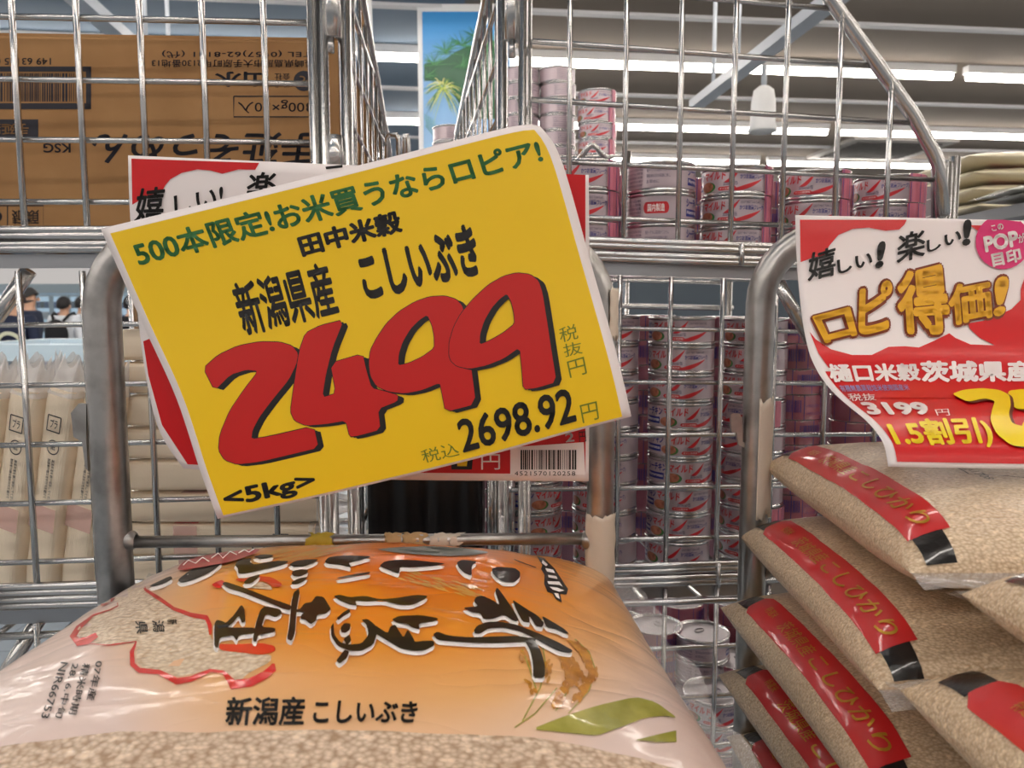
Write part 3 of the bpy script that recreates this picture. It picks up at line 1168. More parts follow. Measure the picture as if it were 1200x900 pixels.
A = RP.at(rs(594), 0, .014)
dr = Vector((-0.146, 0.989, 0)).normalized()
zA2, zB2 = 1.754, 1.706
edgeR = lambda z: 0.52 if z <= zB2 else max(0.0, 0.52 - (z - zB2) / (zA2 - zB2) * 0.383)
sm = MB()
side_mesh(sm, A, dr, None, 1.50, 1.80, edgeR)
sm.build('side_fence', M_CHROME, cageR)
e0 = Vector((A.x, A.y, 0))
MB().tube([e0 + dr * .05 + Vector((0, 0, 1.79)), e0 + dr * .137 + Vector((0, 0, zA2)), e0 + dr * .505 + Vector((0, 0, zB2 + .003)), e0 + dr * .52 + Vector((0, 0, zB2 - .02)), e0 + dr * .52 + Vector((0, 0, 1.0))], .0055, 8).build('side_rail', M_CHROME, cageR)
# small bracket of bent wire on the deck
MB().tube([P(676, 190, 1.0), P(690, 172, 1.0), P(692, 170, 1.0), P(740 - 46, 170, 1.0), P(698, 172, 1.0), P(712, 188, 1.0)], .0035, 8).build('wire_loop', M_CHROME, cageR)

# ================================================================== CARDBOARD CARTON
Yc = .70
cb0, cb1 = P(-108, 40, Yc), P(398, 48, Yc + .012)
zt0 = P(100, 42, Yc).z
zb0 = LO.z + T(272) + .012
carton = thing('cardboard_carton', 'brown cardboard noodle carton standing upside down in the wire cage', 'box', ((cb0.x + cb1.x) / 2, Yc, zb0))
cu = Vector((math.cos(.045), math.sin(.045), 0))
cn = Vector((-cu.y, cu.x, 0))
c0 = Vector((cb0.x, Yc - .006, 0))
wL = (cb1.x - cb0.x) / cu.x
cm = MB()
cen = c0 + cu * wL / 2 + cn * .13
cm.obox(Vector((cen.x, cen.y, (zt0 + zb0) / 2)), cu * wL / 2, cn * .13, (0, 0, (zt0 - zb0) / 2))
csurf = Surf(cm.v, cm.f)
co = cm.build('box_body', M_CARD, carton)
bv = co.modifiers.new('bevel', 'BEVEL'); bv.width = .0025; bv.segments = 2
fl = MB()
for k in (0, 1):
    fl.obox(Vector((cen.x, cen.y, zt0 + .0012)) + cn * (.066 if k else -.066), cu * (wL / 2 - .002), cn * .062, (0, 0, .0012))
    fl.build('top_flap', M_CARD, carton)
    fl = MB()
MB().obox(Vector((cen.x, cen.y, zt0 + .003)), cu * (wL / 2 - .001), cn * .02, (0, 0, .0003)).build('tape', mat('packing_tape', srgb(176, 136, 84), .25), carton)
D = Decal(csurf, 200)
UD = lambda x0, y0, x1, y1: [(x1, y1), (x0, y1), (x0, y0), (x1, y0)]     # writing turned upside down
D.text('TEL (0957)62-8181 (代)', UD(190, 59, 365, 68), 0, .0003, .01, spacing=1.1)
D.text('長崎県島原市大手原町甲2130番地13', UD(178, 70, 368, 79), 0, .0003, .008)
D.text('株式', UD(322, 96, 340, 103), 0, .0003, .01)
D.text('会社', UD(322, 86, 340, 94), 0, .0003, .01)
D.text('山水', UD(252, 84, 312, 102), 0, .0003, .03)
D.poly([(356 + 12 * math.cos(a * .314), 95 + 12 * math.sin(a * .314)) for a in range(20)], 0)
D.text('そ', UD(349, 89, 362, 101), 1, .0006, .02)
D.line([(274, 113), (369, 113), (369, 137), (274, 137), (274, 113)], 1.3, 0)
D.text('300g×30入', UD(279, 117, 366, 133), 0, .0003, .005)
D.text('手延そうめん', UD(108, 155, 372, 194), 0, .0003, .02, shear=.15)
D.text('KSG', UD(51, 168, 83, 179), 0, .0003, .02)
D.text('149 63105 02', UD(-12, 68, 60, 76), 0, .0003, .01)
for (a, b, c, d) in ((-20, 78, 107, 84), (-20, 121, 107, 128), (101, 78, 107, 128)):
    D.poly([(a, b), (c, b), (c, d), (a, d)], 0)
x = -18
rb = random.Random(5)
while x < 96:
    w_ = rb.choice((.8, .8, 1.6, 2.4))
    D.poly([(x, 86), (x + w_, 86), (x + w_, 119), (x, 119)], 0)
    x += w_ + rb.choice((.8, 1.2, 2.0))
D.poly([(-20, 140), (45, 140), (45, 163), (-20, 163)], 0)
D.text('手延麺', UD(-14, 145, 34, 158), 1, .0006, .02)
D.line([(-30, 241), (51, 241), (51, 266), (-30, 266)], 1.2, 0)
D.line([(9, 241), (9, 266)], 1.2, 0)
D.text('麺類', [(14, 246), (14, 263), (46, 263), (46, 246)][1:] + [(14, 246)], 0, .0003, .01)
D.text('C', UD(-12, 247, 3, 261), 0, .0003, .02)
D.build('carton_print', [M_INK, M_CARD], carton)

# ================================================================== NOODLE PACKS
M_NOOD = mat('pale_noodles', srgb(250, 232, 206), .55, coat=.35)
nt = M_NOOD.node_tree
tc = nt.nodes.new('ShaderNodeTexCoord')
wv = nt.nodes.new('ShaderNodeTexWave')
wv.wave_type = 'BANDS'
wv.bands_direction = 'X'
wv.inputs['Scale'].default_value = 190
wv.inputs['Distortion'].default_value = 1.2
bp_ = nt.nodes.new('ShaderNodeBump')
bp_.inputs['Strength'].default_value = .35
bp_.inputs['Distance'].default_value = .0006
nt.links.new(tc.outputs['Object'], wv.inputs['Vector'])
nt.links.new(wv.outputs['Fac'], bp_.inputs['Height'])
nt.links.new(bp_.outputs['Normal'], nt.nodes['Principled BSDF'].inputs['Normal'])
M_NFILM = mat('milky_wrapper', (0.93, 0.90, 0.88, 1), .18, alpha=.5, coat=1, bump=(70, .8, .003))
M_NPINK = mat('pink_wrapper_band', srgb(240, 196, 188), .35, alpha=.6)
M_NRED = mat('red_wrapper_seal', srgb(214, 52, 48), .35)
PW, PL, PT_ = .0305, .185, .0285


def noodle_proto():
    t = thing('noodle_pack', 'noodle pack', 'noodles')
    def body(u, v):
        a = 2 * math.pi * u
        ca, sa = math.cos(a), math.sin(a)
        q = .45
        x = PW / 2 * math.copysign(abs(ca) ** q, ca)
        y = PT_ / 2 * math.copysign(abs(sa) ** q, sa)
        e = 1 - .06 * max(0, (abs(v - .5) - .46) / .04)
        return Vector((x * e, y * e, PL * v))
    mb = MB().grid(body, 28, 12)
    nn = len(mb.v)
    mb.add([body(i / 28, 0) for i in range(28)], [tuple(range(27, -1, -1))])
    mb.add([body(i / 28, 1) for i in range(28)], [tuple(range(28))])
    mb.build('noodle_bundle', M_NOOD, t)
    rq = random.Random(11)
    def film(u, v):
        a = 2 * math.pi * u
        ca, sa = math.cos(a), math.sin(a)
        q = .45 + .45 * v
        w = 1 + .25 * math.sin(a * 3) * v
        x = PW / 2 * 1.03 * math.copysign(abs(ca) ** q, ca) * (1 - .05 * v) * w
        y = PT_ / 2 * 1.03 * math.copysign(abs(sa) ** q, sa) * (1 - .75 * v)
        return Vector((x, y, PL * .97 + .030 * v + .006 * v * math.sin(a * 5)))
    MB().grid(film, 40, 5).build('gathered_film', M_NFILM, t)
    fr = -PT_ / 2 - .0006
    lab = MB()
    lab.grid(lambda u, v: Vector((PW * (-.46 + .92 * u), fr, .055 + .022 * v)), 2, 1, 0)
    lab.build('pink_band', M_NPINK, t)
    MB().grid(lambda u, v: Vector((-PW / 2 - .0006, PT_ * (.4 - .8 * u), .055 + .022 * v)), 1, 1).build('red_seal', M_NRED, t)
    pr = MB()
    def put(s, x0, z0, x1, z1, vertical=False, mi=0, side=False):
        vs, fs, _d = text2d(s, .01)
        out = []
        for a, b in vs:
            if vertical:
                X, Z = x0 + (x1 - x0) * b, z1 - (z1 - z0) * a
            else:
                X, Z = x0 + (x1 - x0) * a, z0 + (z1 - z0) * b
            out.append(Vector((-PW / 2 - .0008, -X, Z)) if side else Vector((X, fr - .0003, Z)))
        pr.add(out, fs, mi, False)
    put('プラ', -.003, .150, .005, .158)
    for k in range(4):
        p4 = [(-.006, .147), (.008, .147), (.008, .161), (-.006, .161)]
        a, b = p4[k], p4[(k + 1) % 4]
        dx, dz = (b[0] - a[0]), (b[1] - a[1])
        l = math.hypot(dx, dz); nx, nz = -dz / l * .0005, dx / l * .0005
        pr.add([(a[0] + nx, fr - .0003, a[1] + nz), (b[0] + nx, fr - .0003, b[1] + nz), (b[0] - nx, fr - .0003, b[1] - nz), (a[0] - nx, fr - .0003, a[1] - nz)], [(0, 1, 2, 3)], 0, False)
    ring = []
    for k in range(20):
        a = 2 * math.pi * k / 20
        for r in (.0058, .0068):
            ring.append((.003 + r * math.cos(a), fr - .0003, .133 + r * math.sin(a)))
    pr.add(ring, [(2 * k, 2 * k + 1, (2 * k + 3) % 40, (2 * k + 2) % 40) for k in range(20)], 0, False)
    put('紙', .0005, .1305, .0055, .136)
    put('製造者の麺は直射日光を避けて', -.001, .085, .002, .122, True)
    put('高温多湿を避け保存してください', .0035, .080, .0065, .122, True)
    put('名称 手延べそうめん 原材料名 小麦粉', -.004, .082, .003, .165, True, 0, True)
    for k in range(9):
        pr.add([(-.017 + .0, 0, 0)] * 0, [])
    pr.build('wrapper_print', M_INK, t)
    bx = MB()
    for k in range(10):
        z = .012 + k * .0028
        bx.add([(-PW / 2 - .0008, -.010, z), (-PW / 2 - .0008, .010, z), (-PW / 2 - .0008, .010, z + .0016), (-PW / 2 - .0008, -.010, z + .0016)], [(0, 1, 2, 3)], 0, False)
    bx.build('barcode', M_INK, t)
    return t


NP = noodle_proto()
used = False


def place_pack(loc, rot, label, group):
    global used
    o = NP if not used else copy_tree(NP)
    used = True
    o.location = loc
    o.rotation_euler = (Matrix.Rotation(rot[2], 3, 'Z') @ Matrix.Rotation(rot[1], 3, 'Y') @ Matrix.Rotation(rot[0], 3, 'Z')).to_euler()
    o['label'] = label
    o['group'] = group
    return o


zd = LO.z + T(716) - .0135
lean = math.radians(12.5)
stand = [(-62, 'standing noodle pack farthest from the steel handle post'), (-20, 'standing noodle pack cut by the picture edge'), (23, 'third standing noodle pack from the steel handle post'), (66, 'second standing noodle pack from the steel handle post'), (109, 'standing noodle pack tucked behind the steel handle post')]
for k, (px, lb) in enumerate(stand):
    b = P(px - 28, 686, .668)
    place_pack((b.x, .690, zd + .008), (0, lean, -.28), lb, 'noodle packs standing in the cage')
for k, px in enumerate((-40, 2, 45, 88)):
    b = P(px - 24, 686, .70)
    place_pack((b.x, .732, zd + .008), (0, lean, -.1), f'{("first", "second", "third", "fourth")[k]} noodle pack counted from the picture edge in the back row of standing packs', 'noodle packs standing in the cage back row')
lay = ['topmost', 'second', 'third', 'fourth', 'fifth', 'sixth', 'seventh', 'lowest']
n_l = 8
for k in range(n_l):
    z = zd + .016 + .0300 * (n_l - 1 - k)
    xl = P(376, 600, .70).x
    place_pack((xl - PL + .004 * ((k * 7) % 3 - 1), .705, z), (-math.pi / 2 if k < n_l - 2 else 0, math.pi / 2, 0), f'{lay[k]} noodle pack in the flat stack behind the yellow sign', 'noodle packs lying in a stack')

# ================================================================== TUNA CANS
CR, CH = .0330, .0276
M_TIN = mat('can_tin', (0.72, 0.71, 0.70, 1), .22, 1.0)
M_LID = mat('can_lid_tin', (0.40, 0.37, 0.38, 1), .38, 1.0, bump=(70, .25, .001))
M_CLAB = mat('can_white_print', srgb(198, 180, 186), .28, .3, coat=.5)
M_CRED = mat('can_red_print', srgb(205, 40, 48), .3, coat=.5)
M_CBLUE = mat('can_blue_print', srgb(34, 42, 130), .3, coat=.5)
M_CMEAT = mat('can_tuna_picture', srgb(190, 120, 92), .35, vary=(260, srgb(150, 84, 62), .4, .65), coat=.5)
M_CLEAF = mat('can_leaf_picture', srgb(60, 120, 60), .35, coat=.5)
M_CINK = mat('can_small_print', srgb(70, 66, 96), .35, coat=.5)
M_PINK = mat('pink_wrap_film', srgb(232, 128, 150), .2, coat=1, alpha=.85, bump=(120, .5, .0015))
M_PINKD = mat('dark_pink_wrap_film', srgb(206, 122, 138), .2, coat=1, alpha=.6, bump=(120, .5, .0015))
CMATS = [M_CLAB, M_CRED, M_CBLUE, M_CMEAT, M_CLEAF, M_CINK, M_WPRINT, M_PINK, M_PINKD]
Z0L, Z1L = .0034, CH - .0036      # printed band


def can_proto(variant):
    t = thing('tuna_can', 'tuna can', 'can')
    b = MB()
    prof = [(0, .0016), (CR - .003, .0016), (CR - .0022, .0), (CR - .0006, .0003), (CR, .0012), (CR - .0004, .0026), (CR - .0012, .0032), (CR - .0012, CH - .0034), (CR - .0002, CH - .0028), (CR + .0004, CH - .0012), (CR - .0004, CH - .0002), (CR - .0016, CH), (CR - .0024, CH - .0012), (CR - .003, CH - .0026)]
    b.lathe(prof, 40)
    b.build('can_body', M_TIN, t)
    l = MB()
    l.lathe([(CR - .003, CH - .0026), (.024, CH - .0024), (.023, CH - .0017), (.012, CH - .0017), (0.0005, CH - .0016)], 36)
    l.build('lid', M_LID, t)
    tab = MB()
    tab.tube([(.004 * math.cos(a) + .004, .007 * math.sin(a), CH - .0010) for a in [k * math.pi / 8 for k in range(17)]], .0007, 6)
    tab.build('pull_tab', M_LID, t)
    lab = MB()
    lab.lathe([(CR - .0009, Z0L), (CR - .0009, Z1L)], 48)
    W = 2 * math.pi * CR

    def cyl(x, z, r):
        a = x / CR - math.pi / 2
        return Vector((r * math.cos(a), r * math.sin(a), z))

    def flat(vs2, fs, mi, lift):
        lab.add([cyl(x, z, CR - .0009 + lift) for x, z in vs2], fs, mi)

    def poly(pts, mi, lift=.00015):
        loops = [[Vector((x, z, 0)) for x, z in pts]]
        bm = bmesh.new()
        vs = [bm.verts.new(p) for p in loops[0]]
        for tr in tessellate_polygon(loops):
            try:
                bm.faces.new([vs[i] for i in tr])
            except ValueError:
                pass
        x0, x1 = min(p[0] for p in pts), max(p[0] for p in pts)
        k = math.floor(x0 / .003) + 1
        while k * .003 < x1:
            bmesh.ops.bisect_plane(bm, geom=bm.verts[:] + bm.edges[:] + bm.faces[:], plane_co=(k * .003, 0, 0), plane_no=(1, 0, 0))
            k += 1
        bm.verts.index_update()
        flat([(v.co.x, v.co.y) for v in bm.verts], [[v.index for v in f.verts] for f in bm.faces], mi, lift)
        bm.free()

    def text(s, x0, z0, x1, z1, mi, bold=.01, lift=.0003, shear=0):
        vs, fs, _d = text2d(s, bold, shear)
        flat([(x0 + (x1 - x0) * a, z0 + (z1 - z0) * b) for a, b in vs], fs, mi, lift)

    H = Z1L - Z0L
    z = lambda q: Z0L + H * q

    def swoosh(x0, x1, za, zb, w, mi=1):
        n = 10
        up, dn = [], []
        for i in range(n + 1):
            q = i / n
            x = x0 + (x1 - x0) * q
            y = za + (zb - za) * q ** 1.8
            ww = w * math.sin(math.pi * (q * .9 + .05))
            up.append((x, z(min(1, y + ww)))); dn.append((x, z(max(0, y - ww))))
        poly(up + dn[::-1], mi)

    # front picture side
    text('シーチキン', -.046, z(.55), -.021, z(.93), 2, .035)
    poly([(-.046, z(.14)), (-.024, z(.14)), (-.024, z(.46)), (-.046, z(.46))], 2)
    text('Hagoromo', -.045, z(.2), -.025, z(.41), 6, .02)
    text('マイルド', -.019, z(.54), .006, z(.93), 1, .035, shear=.1)
    el = [(-.014 + .0088 * math.cos(k * .3142), z(.25) + .0048 * math.sin(k * .3142)) for k in range(20)]
    poly(el, 4, .00012)
    poly([(-.0155 + .0078 * math.cos(k * .3142), z(.27) + .0045 * math.sin(k * .3142)) for k in range(20)], 3, .00024)
    swoosh(.004, .0185, .42, .97, .11)
    swoosh(.010, .040, .06, .5, .10)
    text('205kcal/缶', .003, z(.26), .0165, z(.44), 5, .01)
    poly([(-.001, z(.06)), (.014, z(.06)), (.0155, z(.14)), (.014, z(.22)), (-.001, z(.22)), (-.0025, z(.14))], 1)
    text('オイル無添加', -.0005, z(.09), .0135, z(.19), 6, .0, .0003)
    text('LIGHT MEAT TUNA FLAKE', .0195, z(.80), .039, z(.90), 5, .0)
    text('かつお油漬(フレーク)', .0185, z(.48), .044, z(.74), 2, .02)
    # back side with the small print
    for q in range(5):
        text(('原材料名 かつお 大豆油 食塩', '内容量 七十グラム 固形量', '賞味期限は缶底に記載', '保存方法 直射日光を避け', '販売者 静岡市清水区島崎町')[q], .090, z(.78 - .17 * q), .116, z(.89 - .17 * q), 5, .0)
    if variant in ('domestic', 'domestic_wrapped'):
        pill = [(.122 + .003 * math.cos(a), z(.5) + .0052 * math.sin(a)) for a in [math.pi / 2 + k * math.pi / 8 for k in range(9)]] + [(.140 + .003 * math.cos(a), z(.5) + .0052 * math.sin(a)) for a in [-math.pi / 2 + k * math.pi / 8 for k in range(9)]]
        poly(pill, 1)
        text('国内製造', .123, z(.33), .139, z(.67), 6, .02)
    else:
        text('塩分一グラム 蛋白質十二グラム', .120, z(.7), .142, z(.85), 5, .0)
        text('開缶後は別の容器に移し', .120, z(.45), .142, z(.6), 5, .0)
        text('お早めに', .120, z(.2), .132, z(.35), 5, .0)
    lab.build('printed_label', CMATS, t)
    if variant.startswith('wrapped'):
        wide = variant == 'wrapped_full'
        a0, a1 = (.052, .21) if not wide else (-.06, .10)
        a0, a1 = (.044, .078) if not wide else (-.075, .075)
        wf = MB()
        def film(u, v):
            x = a0 + (a1 - a0) * u
            return cyl(x, .0004 + (CH - .0008) * v, CR + .0004 + .0005 * math.sin(u * 40) * math.sin(v * 3))
        wf.grid(film, 24, 3, 0)
        for xx in ([a0 + .0012, a0 + .012, a0 + .020] if not wide else [-.062, -.036, -.017, .004, .016, .038, .060]):
            vs = [cyl(xx + dx, zz, CR + .0011) for zz in (.0004, CH * .5, CH - .0004) for dx in (-.00035, .00035)]
            wf.add(vs, [(0, 1, 3, 2), (2, 3, 5, 4)], 1)
        if wide:
            xx = -.012
            rq = random.Random(2)
            while xx < .012:
                w_ = rq.choice((.0004, .0004, .0009))
                wf.add([cyl(xx, z(.25), CR + .0011), cyl(xx + w_, z(.25), CR + .0011), cyl(xx + w_, z(.9), CR + .0011), cyl(xx, z(.9), CR + .0011)], [(0, 1, 2, 3)], 1)
                xx += w_ + rq.choice((.0005, .0009))
            for q in (.1, .5):
                vs, fs, _d = text2d('シーチキンマイルド三缶パック')
                wf.add([cyl(.018 + .018 * a, z(q) + .004 * b, CR + .0011) for a, b in vs], fs, 1)
        wf.build('pink_wrapper', [M_PINK if not wide else M_PINKD, M_CBLUE], t)
    return t


PROTO = {}


def can(variant, loc, turn, label, group):
    if variant not in PROTO:
        o = PROTO[variant] = can_proto(variant)
    else:
        o = copy_tree(PROTO[variant])
    o.location = loc
    o.rotation_euler = (0, 0, turn)
    o['label'] = label
    o['group'] = group
    return o


ORD = ['topmost', 'second', 'third', 'fourth', 'fifth', 'sixth', 'seventh', 'eighth', 'ninth', 'tenth']
rc = random.Random(9)


def stack(px, Y, zbase, n, variants, turns, where, group, first=0, jit=.0006):
    """n cans on one another; the list entries run from the top down"""
    x = P(px, 400, Y).x
    for k in range(n):
        i = n - 1 - k
        v = variants[k % len(variants)]
        tn = turns[k % len(turns)] + rc.uniform(-.05, .05)
        can(v, (x + rc.uniform(-jit, jit), Y + rc.uniform(-jit, jit), zbase + i * (CH + .0002)), tn, f'{ORD[k + first]} tuna can from the top in {where}', group)


rad = math.radians
# upper deck
GU = 'tuna cans on the upper deck of the cage'
zu = lambda px, Y: RP.at(rs(px), (rt(284, 720) + rt(310, 720)) / 2).z + .0035
for px, Y, v, tn, wh in (
        (683, .735, ['wrapped'], [-42], 'the upper stack peeking past the yellow sign'),
        (771, .738, ['plain', 'domestic', 'plain'], [118, 114, 119], 'the upper stack showing ingredients'),
        (857, .748, ['wrapped'], [-42], 'the upper stack showing flake lettering'),
        (947, .762, ['wrapped'], [-52], 'the upper stack with broad pink edge'),
        (1034, .780, ['wrapped'], [-72], 'the upper stack nearest the grey carton')):
    stack(px, Y, zu(px, Y), 3, v, [rad(a) for a in tn], wh, GU)
for px, Y, wh in ((728, .815, 'the rear upper stack near the price sign'), (813, .825, 'the rear upper stack behind two front stacks'), (900, .838, 'the rear upper stack by the discount sign'), (985, .852, 'the rear upper stack second from the grey carton')):
    stack(px, Y, zu(px, Y), 3, ['wrapped_full'], [rad(15), rad(-18)], wh, GU)
# grey carton at the end of the upper deck
gc = thing('grey_carton', 'small grey lined carton at the end of the upper can row', 'box', (P(1085, 240, .80).x, .80, zu(1085, .8)))
gx0, gx1 = P(1076, 240, .80).x, P(1101, 240, .80).x
MB().box((gx0, .785, zu(1085, .8)), (gx1, .86, zu(1085, .8) + .077)).build('box_body', mat('grey_carton_board', srgb(150, 142, 146), .5), gc)
g2 = MB()
for k in range(4):
    z = zu(1085, .8) + .012 + k * .017
    g2.add([(gx0, .7846, z), (gx1, .7846, z + .006), (gx1, .7846, z + .0072), (gx0, .7846, z + .0012)], [(0, 1, 2, 3)], 0, False)
g2.build('white_line', M_WPRINT, gc)

# middle deck
GM = 'tuna cans on the middle deck of the cage'
zm = lambda px: RP.at(rs(px, 450, BK), rt(688, 735, BK), BK).z + .0035
mid = [
    (622, .765, 5, ['plain'], [38], 'the middle stack right behind the red sign'),
    (711, .770, 9, ['plain'], [-20, -24, -22, -46, -44, -46, -46, -50, -50], 'the middle stack behind the taped handle post'),
    (799, .770, 9, ['plain'], [-34, -37, -42, -8, -6, 2, -20, -30, -38], 'the middle stack between both handles'),
    (885, .800, 9, ['plain', 'plain', 'plain', 'wrapped'], [-44, -48, -46, -100, -104, -102, -60, -62, -64], 'the middle stack beside the second handle'),
]
for px, Y, n, v, tn, wh in mid:
    stack(px, Y, zm(px), n, v, [rad(a) for a in tn], wh, GM)
for px, Y, n, tn, wh in ((930, .862, 9, [-20, -22, 10, -25, 15, -20, 12, -18, 5], 'the pink wrapped stack by the second handle'), (1012, .850, 9, [18, -12, 14, -16, 16, 14, -20, 10, 12], 'the pink wrapped stack behind the discount sign')):
    stack(px, Y, zm(px), n, ['wrapped_full'], [rad(a) for a in tn], wh, GM)

for px, Y, wh in ((668, .885, 'the rear middle stack nearest the taped post'), (757, .885, 'the rear middle stack behind the free gap'), (845, .885, 'the rear middle stack by the second handle')):
    stack(px, Y, zm(px), 9, ['wrapped_full'], [rad(a) for a in (20, -14, 32, -20, 10)], wh, GM)

# bottom deck : loose stacks seen from above
GB = 'tuna cans on the bottom deck of the cage'
zfloor_c = 0.93
bd = MB()
deck(RP, bd, R_S0 + .005, R_S1 - .005, zfloor_c - RO.z - .004, .44)
bd.build('wire_deck', M_CHROME, cageR)


def can_top(px, py, Y, n, variants, turns, where, first=0):
    top = P(px, py, Y)
    for k in range(n):
        v = variants[k % len(variants)]
        can(v, (top.x, Y, top.z - CH - k * (CH + .0002)), turns[k % len(turns)], f'{ORD[k + first]} tuna can from the top in {where}', GB)


nst = lambda px, py, Y: max(1, int((P(px, py, Y).z - zfloor_c) / (CH + .0002)))
for px, py, Y, v, tn, wh in (
        (768, 716, .905, ['wrapped_full'], .4, 'the bottom stack with a glossy pink top'),
        (823, 713, .885, ['plain'], 2.2, 'the bottom stack at the back'),
        (903, 712, .925, ['wrapped_full'], 1.0, 'the bottom stack hidden behind the steel handle'),
        (836, 806, .795, ['wrapped'], -.5, 'the bottom stack nearest the mesh'),
        (752, 790, .805, ['wrapped'], .9, 'the bottom stack beside the big rice bag'),
        (908, 772, .815, ['plain'], .2, 'the bottom stack touching the steel handle'),
        (730, 706, .985, ['wrapped_full'], .3, 'the rear bottom stack by the big bag edge'),
        (795, 701, .985, ['wrapped_full'], .9, 'the rear bottom stack second from the big bag'),
        (858, 700, .99, ['wrapped_full'], .5, 'the rear bottom stack third from the big bag'),
        (868, 764, .872, ['wrapped_full'], 1.4, 'the low bottom stack between the lids')):
    k = nst(px, py, Y)
    top = P(px, py, Y)
    dz = top.z - (zfloor_c + k * (CH + .0002))
    for i in range(k):
        can(v[0], (top.x, Y, zfloor_c + i * (CH + .0002)), tn, f'{ORD[k - 1 - i]} tuna can from the top in {wh}', GB)

# far stand with wrapped cans seen above the fence
ST = 1.46
stand_ = thing('display_stand', 'low wire display stand carrying far cans behind the can cage', 'display stand', (P(620, 363, 1.42).x, 1.42, 0))
zs = P(640, 187, 1.40).z
sx0, sx1 = P(505, 363, 1.42).x, P(724, 363, 1.42).x
sm = MB()
for i in range(9):
    x = sx0 + (sx1 - sx0) * i / 8
    sm.tube([(x, 1.33, zs - .004), (x, 1.55, zs - .004)], .0025, 6)
for y in (1.33, 1.44, 1.55):
    sm.tube([(sx0, y, zs - .008), (sx1, y, zs - .008)], .003, 6)
sm.build('wire_shelf', M_CHROME, stand_)
for x in (sx0, sx1):
    for y in (1.33, 1.55):
        MB().tube([(x, y, 0), (x, y, zs)], .007, 8).build('leg', M_CHROME, stand_)
GF = 'wrapped tuna cans on the far stand'
CF = 'far wrapped'
for px, Y, top, v, tn, wh in (
        (528, 1.40, 140, 'plain', 3.2, 'the short far stack by the mural'),
        (611, 1.44, 82, 'plain', 3.0, 'the tall far stack by the gate posts'),
        (653, 1.44, 84, 'plain', 3.3, 'the second tall far stack'),
        (699, 1.38, 104, 'wrapped', -.75, 'the far stack standing apart')):
    k = max(1, round((P(px, top, Y).z - zs) / (CH + .0002)))
    x = P(px, 150, Y).x
    for i in range(k):
        can(v, (x + .0012 * math.sin(i * 2.1), Y, zs - .0012 + i * (CH + .0002)), tn + .2 * (i % 2), f'{ORD[k - 1 - i]} tuna can from the top in {wh}', GF)

# dark pallet load added behind the can cage to block light
pl_ = thing('light_blocking_pallet', 'dark pallet load added behind the can cage to block light', 'pallet', (.5, 1.9, 0))
pb = MB()
for j in range(5):
    pb.box((-.14, 1.66 + j * .11, .10), (1.10, 1.74 + j * .11, .118))
for x in (-.12, .44, 1.0):
    pb.box((x, 1.66, 0), (x + .09, 2.18, .10))
pb.build('pallet', mat('pallet_wood', srgb(120, 96, 70), .8), pl_)
M_WRAPC = mat('blocker_plum_carton', srgb(112, 74, 86), .45, vary=(6, srgb(80, 52, 64), .35, .7), coat=.4)
for k in range(5):
    for i in range(3):
        c_ = MB().box((-.13 + i * .408, 1.68, .12 + k * .246), (.272 + i * .408, 2.16, .12 + k * .246 + .242)).build('carton', M_WRAPC, pl_)
        m_ = c_.modifiers.new('bevel', 'BEVEL'); m_.width = .006; m_.segments = 2

# dark plastic bin in the gap between the cages
bz = P(490, 520, .70).z
bin_ = thing('plastic_bin', 'black plastic bin with a draped liner between the two cages', 'bin', (-.082, .75, 0))
bx0, bx1 = -.134, -.030
yb0, yb1 = .70, .80
bn = MB()
def binwall(u, v):
    per = 2 * ((bx1 - bx0) + (yb1 - yb0))
    d = u * per
    W_, D_ = bx1 - bx0, yb1 - yb0
    if d < W_: p = Vector((bx0 + d, yb0, 0)); n = Vector((0, -1, 0))
    elif d < W_ + D_: p = Vector((bx1, yb0 + d - W_, 0)); n = Vector((1, 0, 0))
    elif d < 2 * W_ + D_: p = Vector((bx1 - (d - W_ - D_), yb1, 0)); n = Vector((0, 1, 0))
    else: p = Vector((bx0, yb1 - (d - 2 * W_ - D_), 0)); n = Vector((-1, 0, 0))
    return p + n * (.003 * math.sin(d * 210) * (1 - v * .3)) + Vector((0, 0, .02 + (bz + .03 - .02) * v))
bn.grid(binwall, 220, 6)
bn.build('liner', M_BLACKPL, bin_)
MB().box((bx0 + .006, yb0 + .006, 0), (bx1 - .006, yb1 - .006, bz - .05)).build('bin_body', M_BLACKPL, bin_)

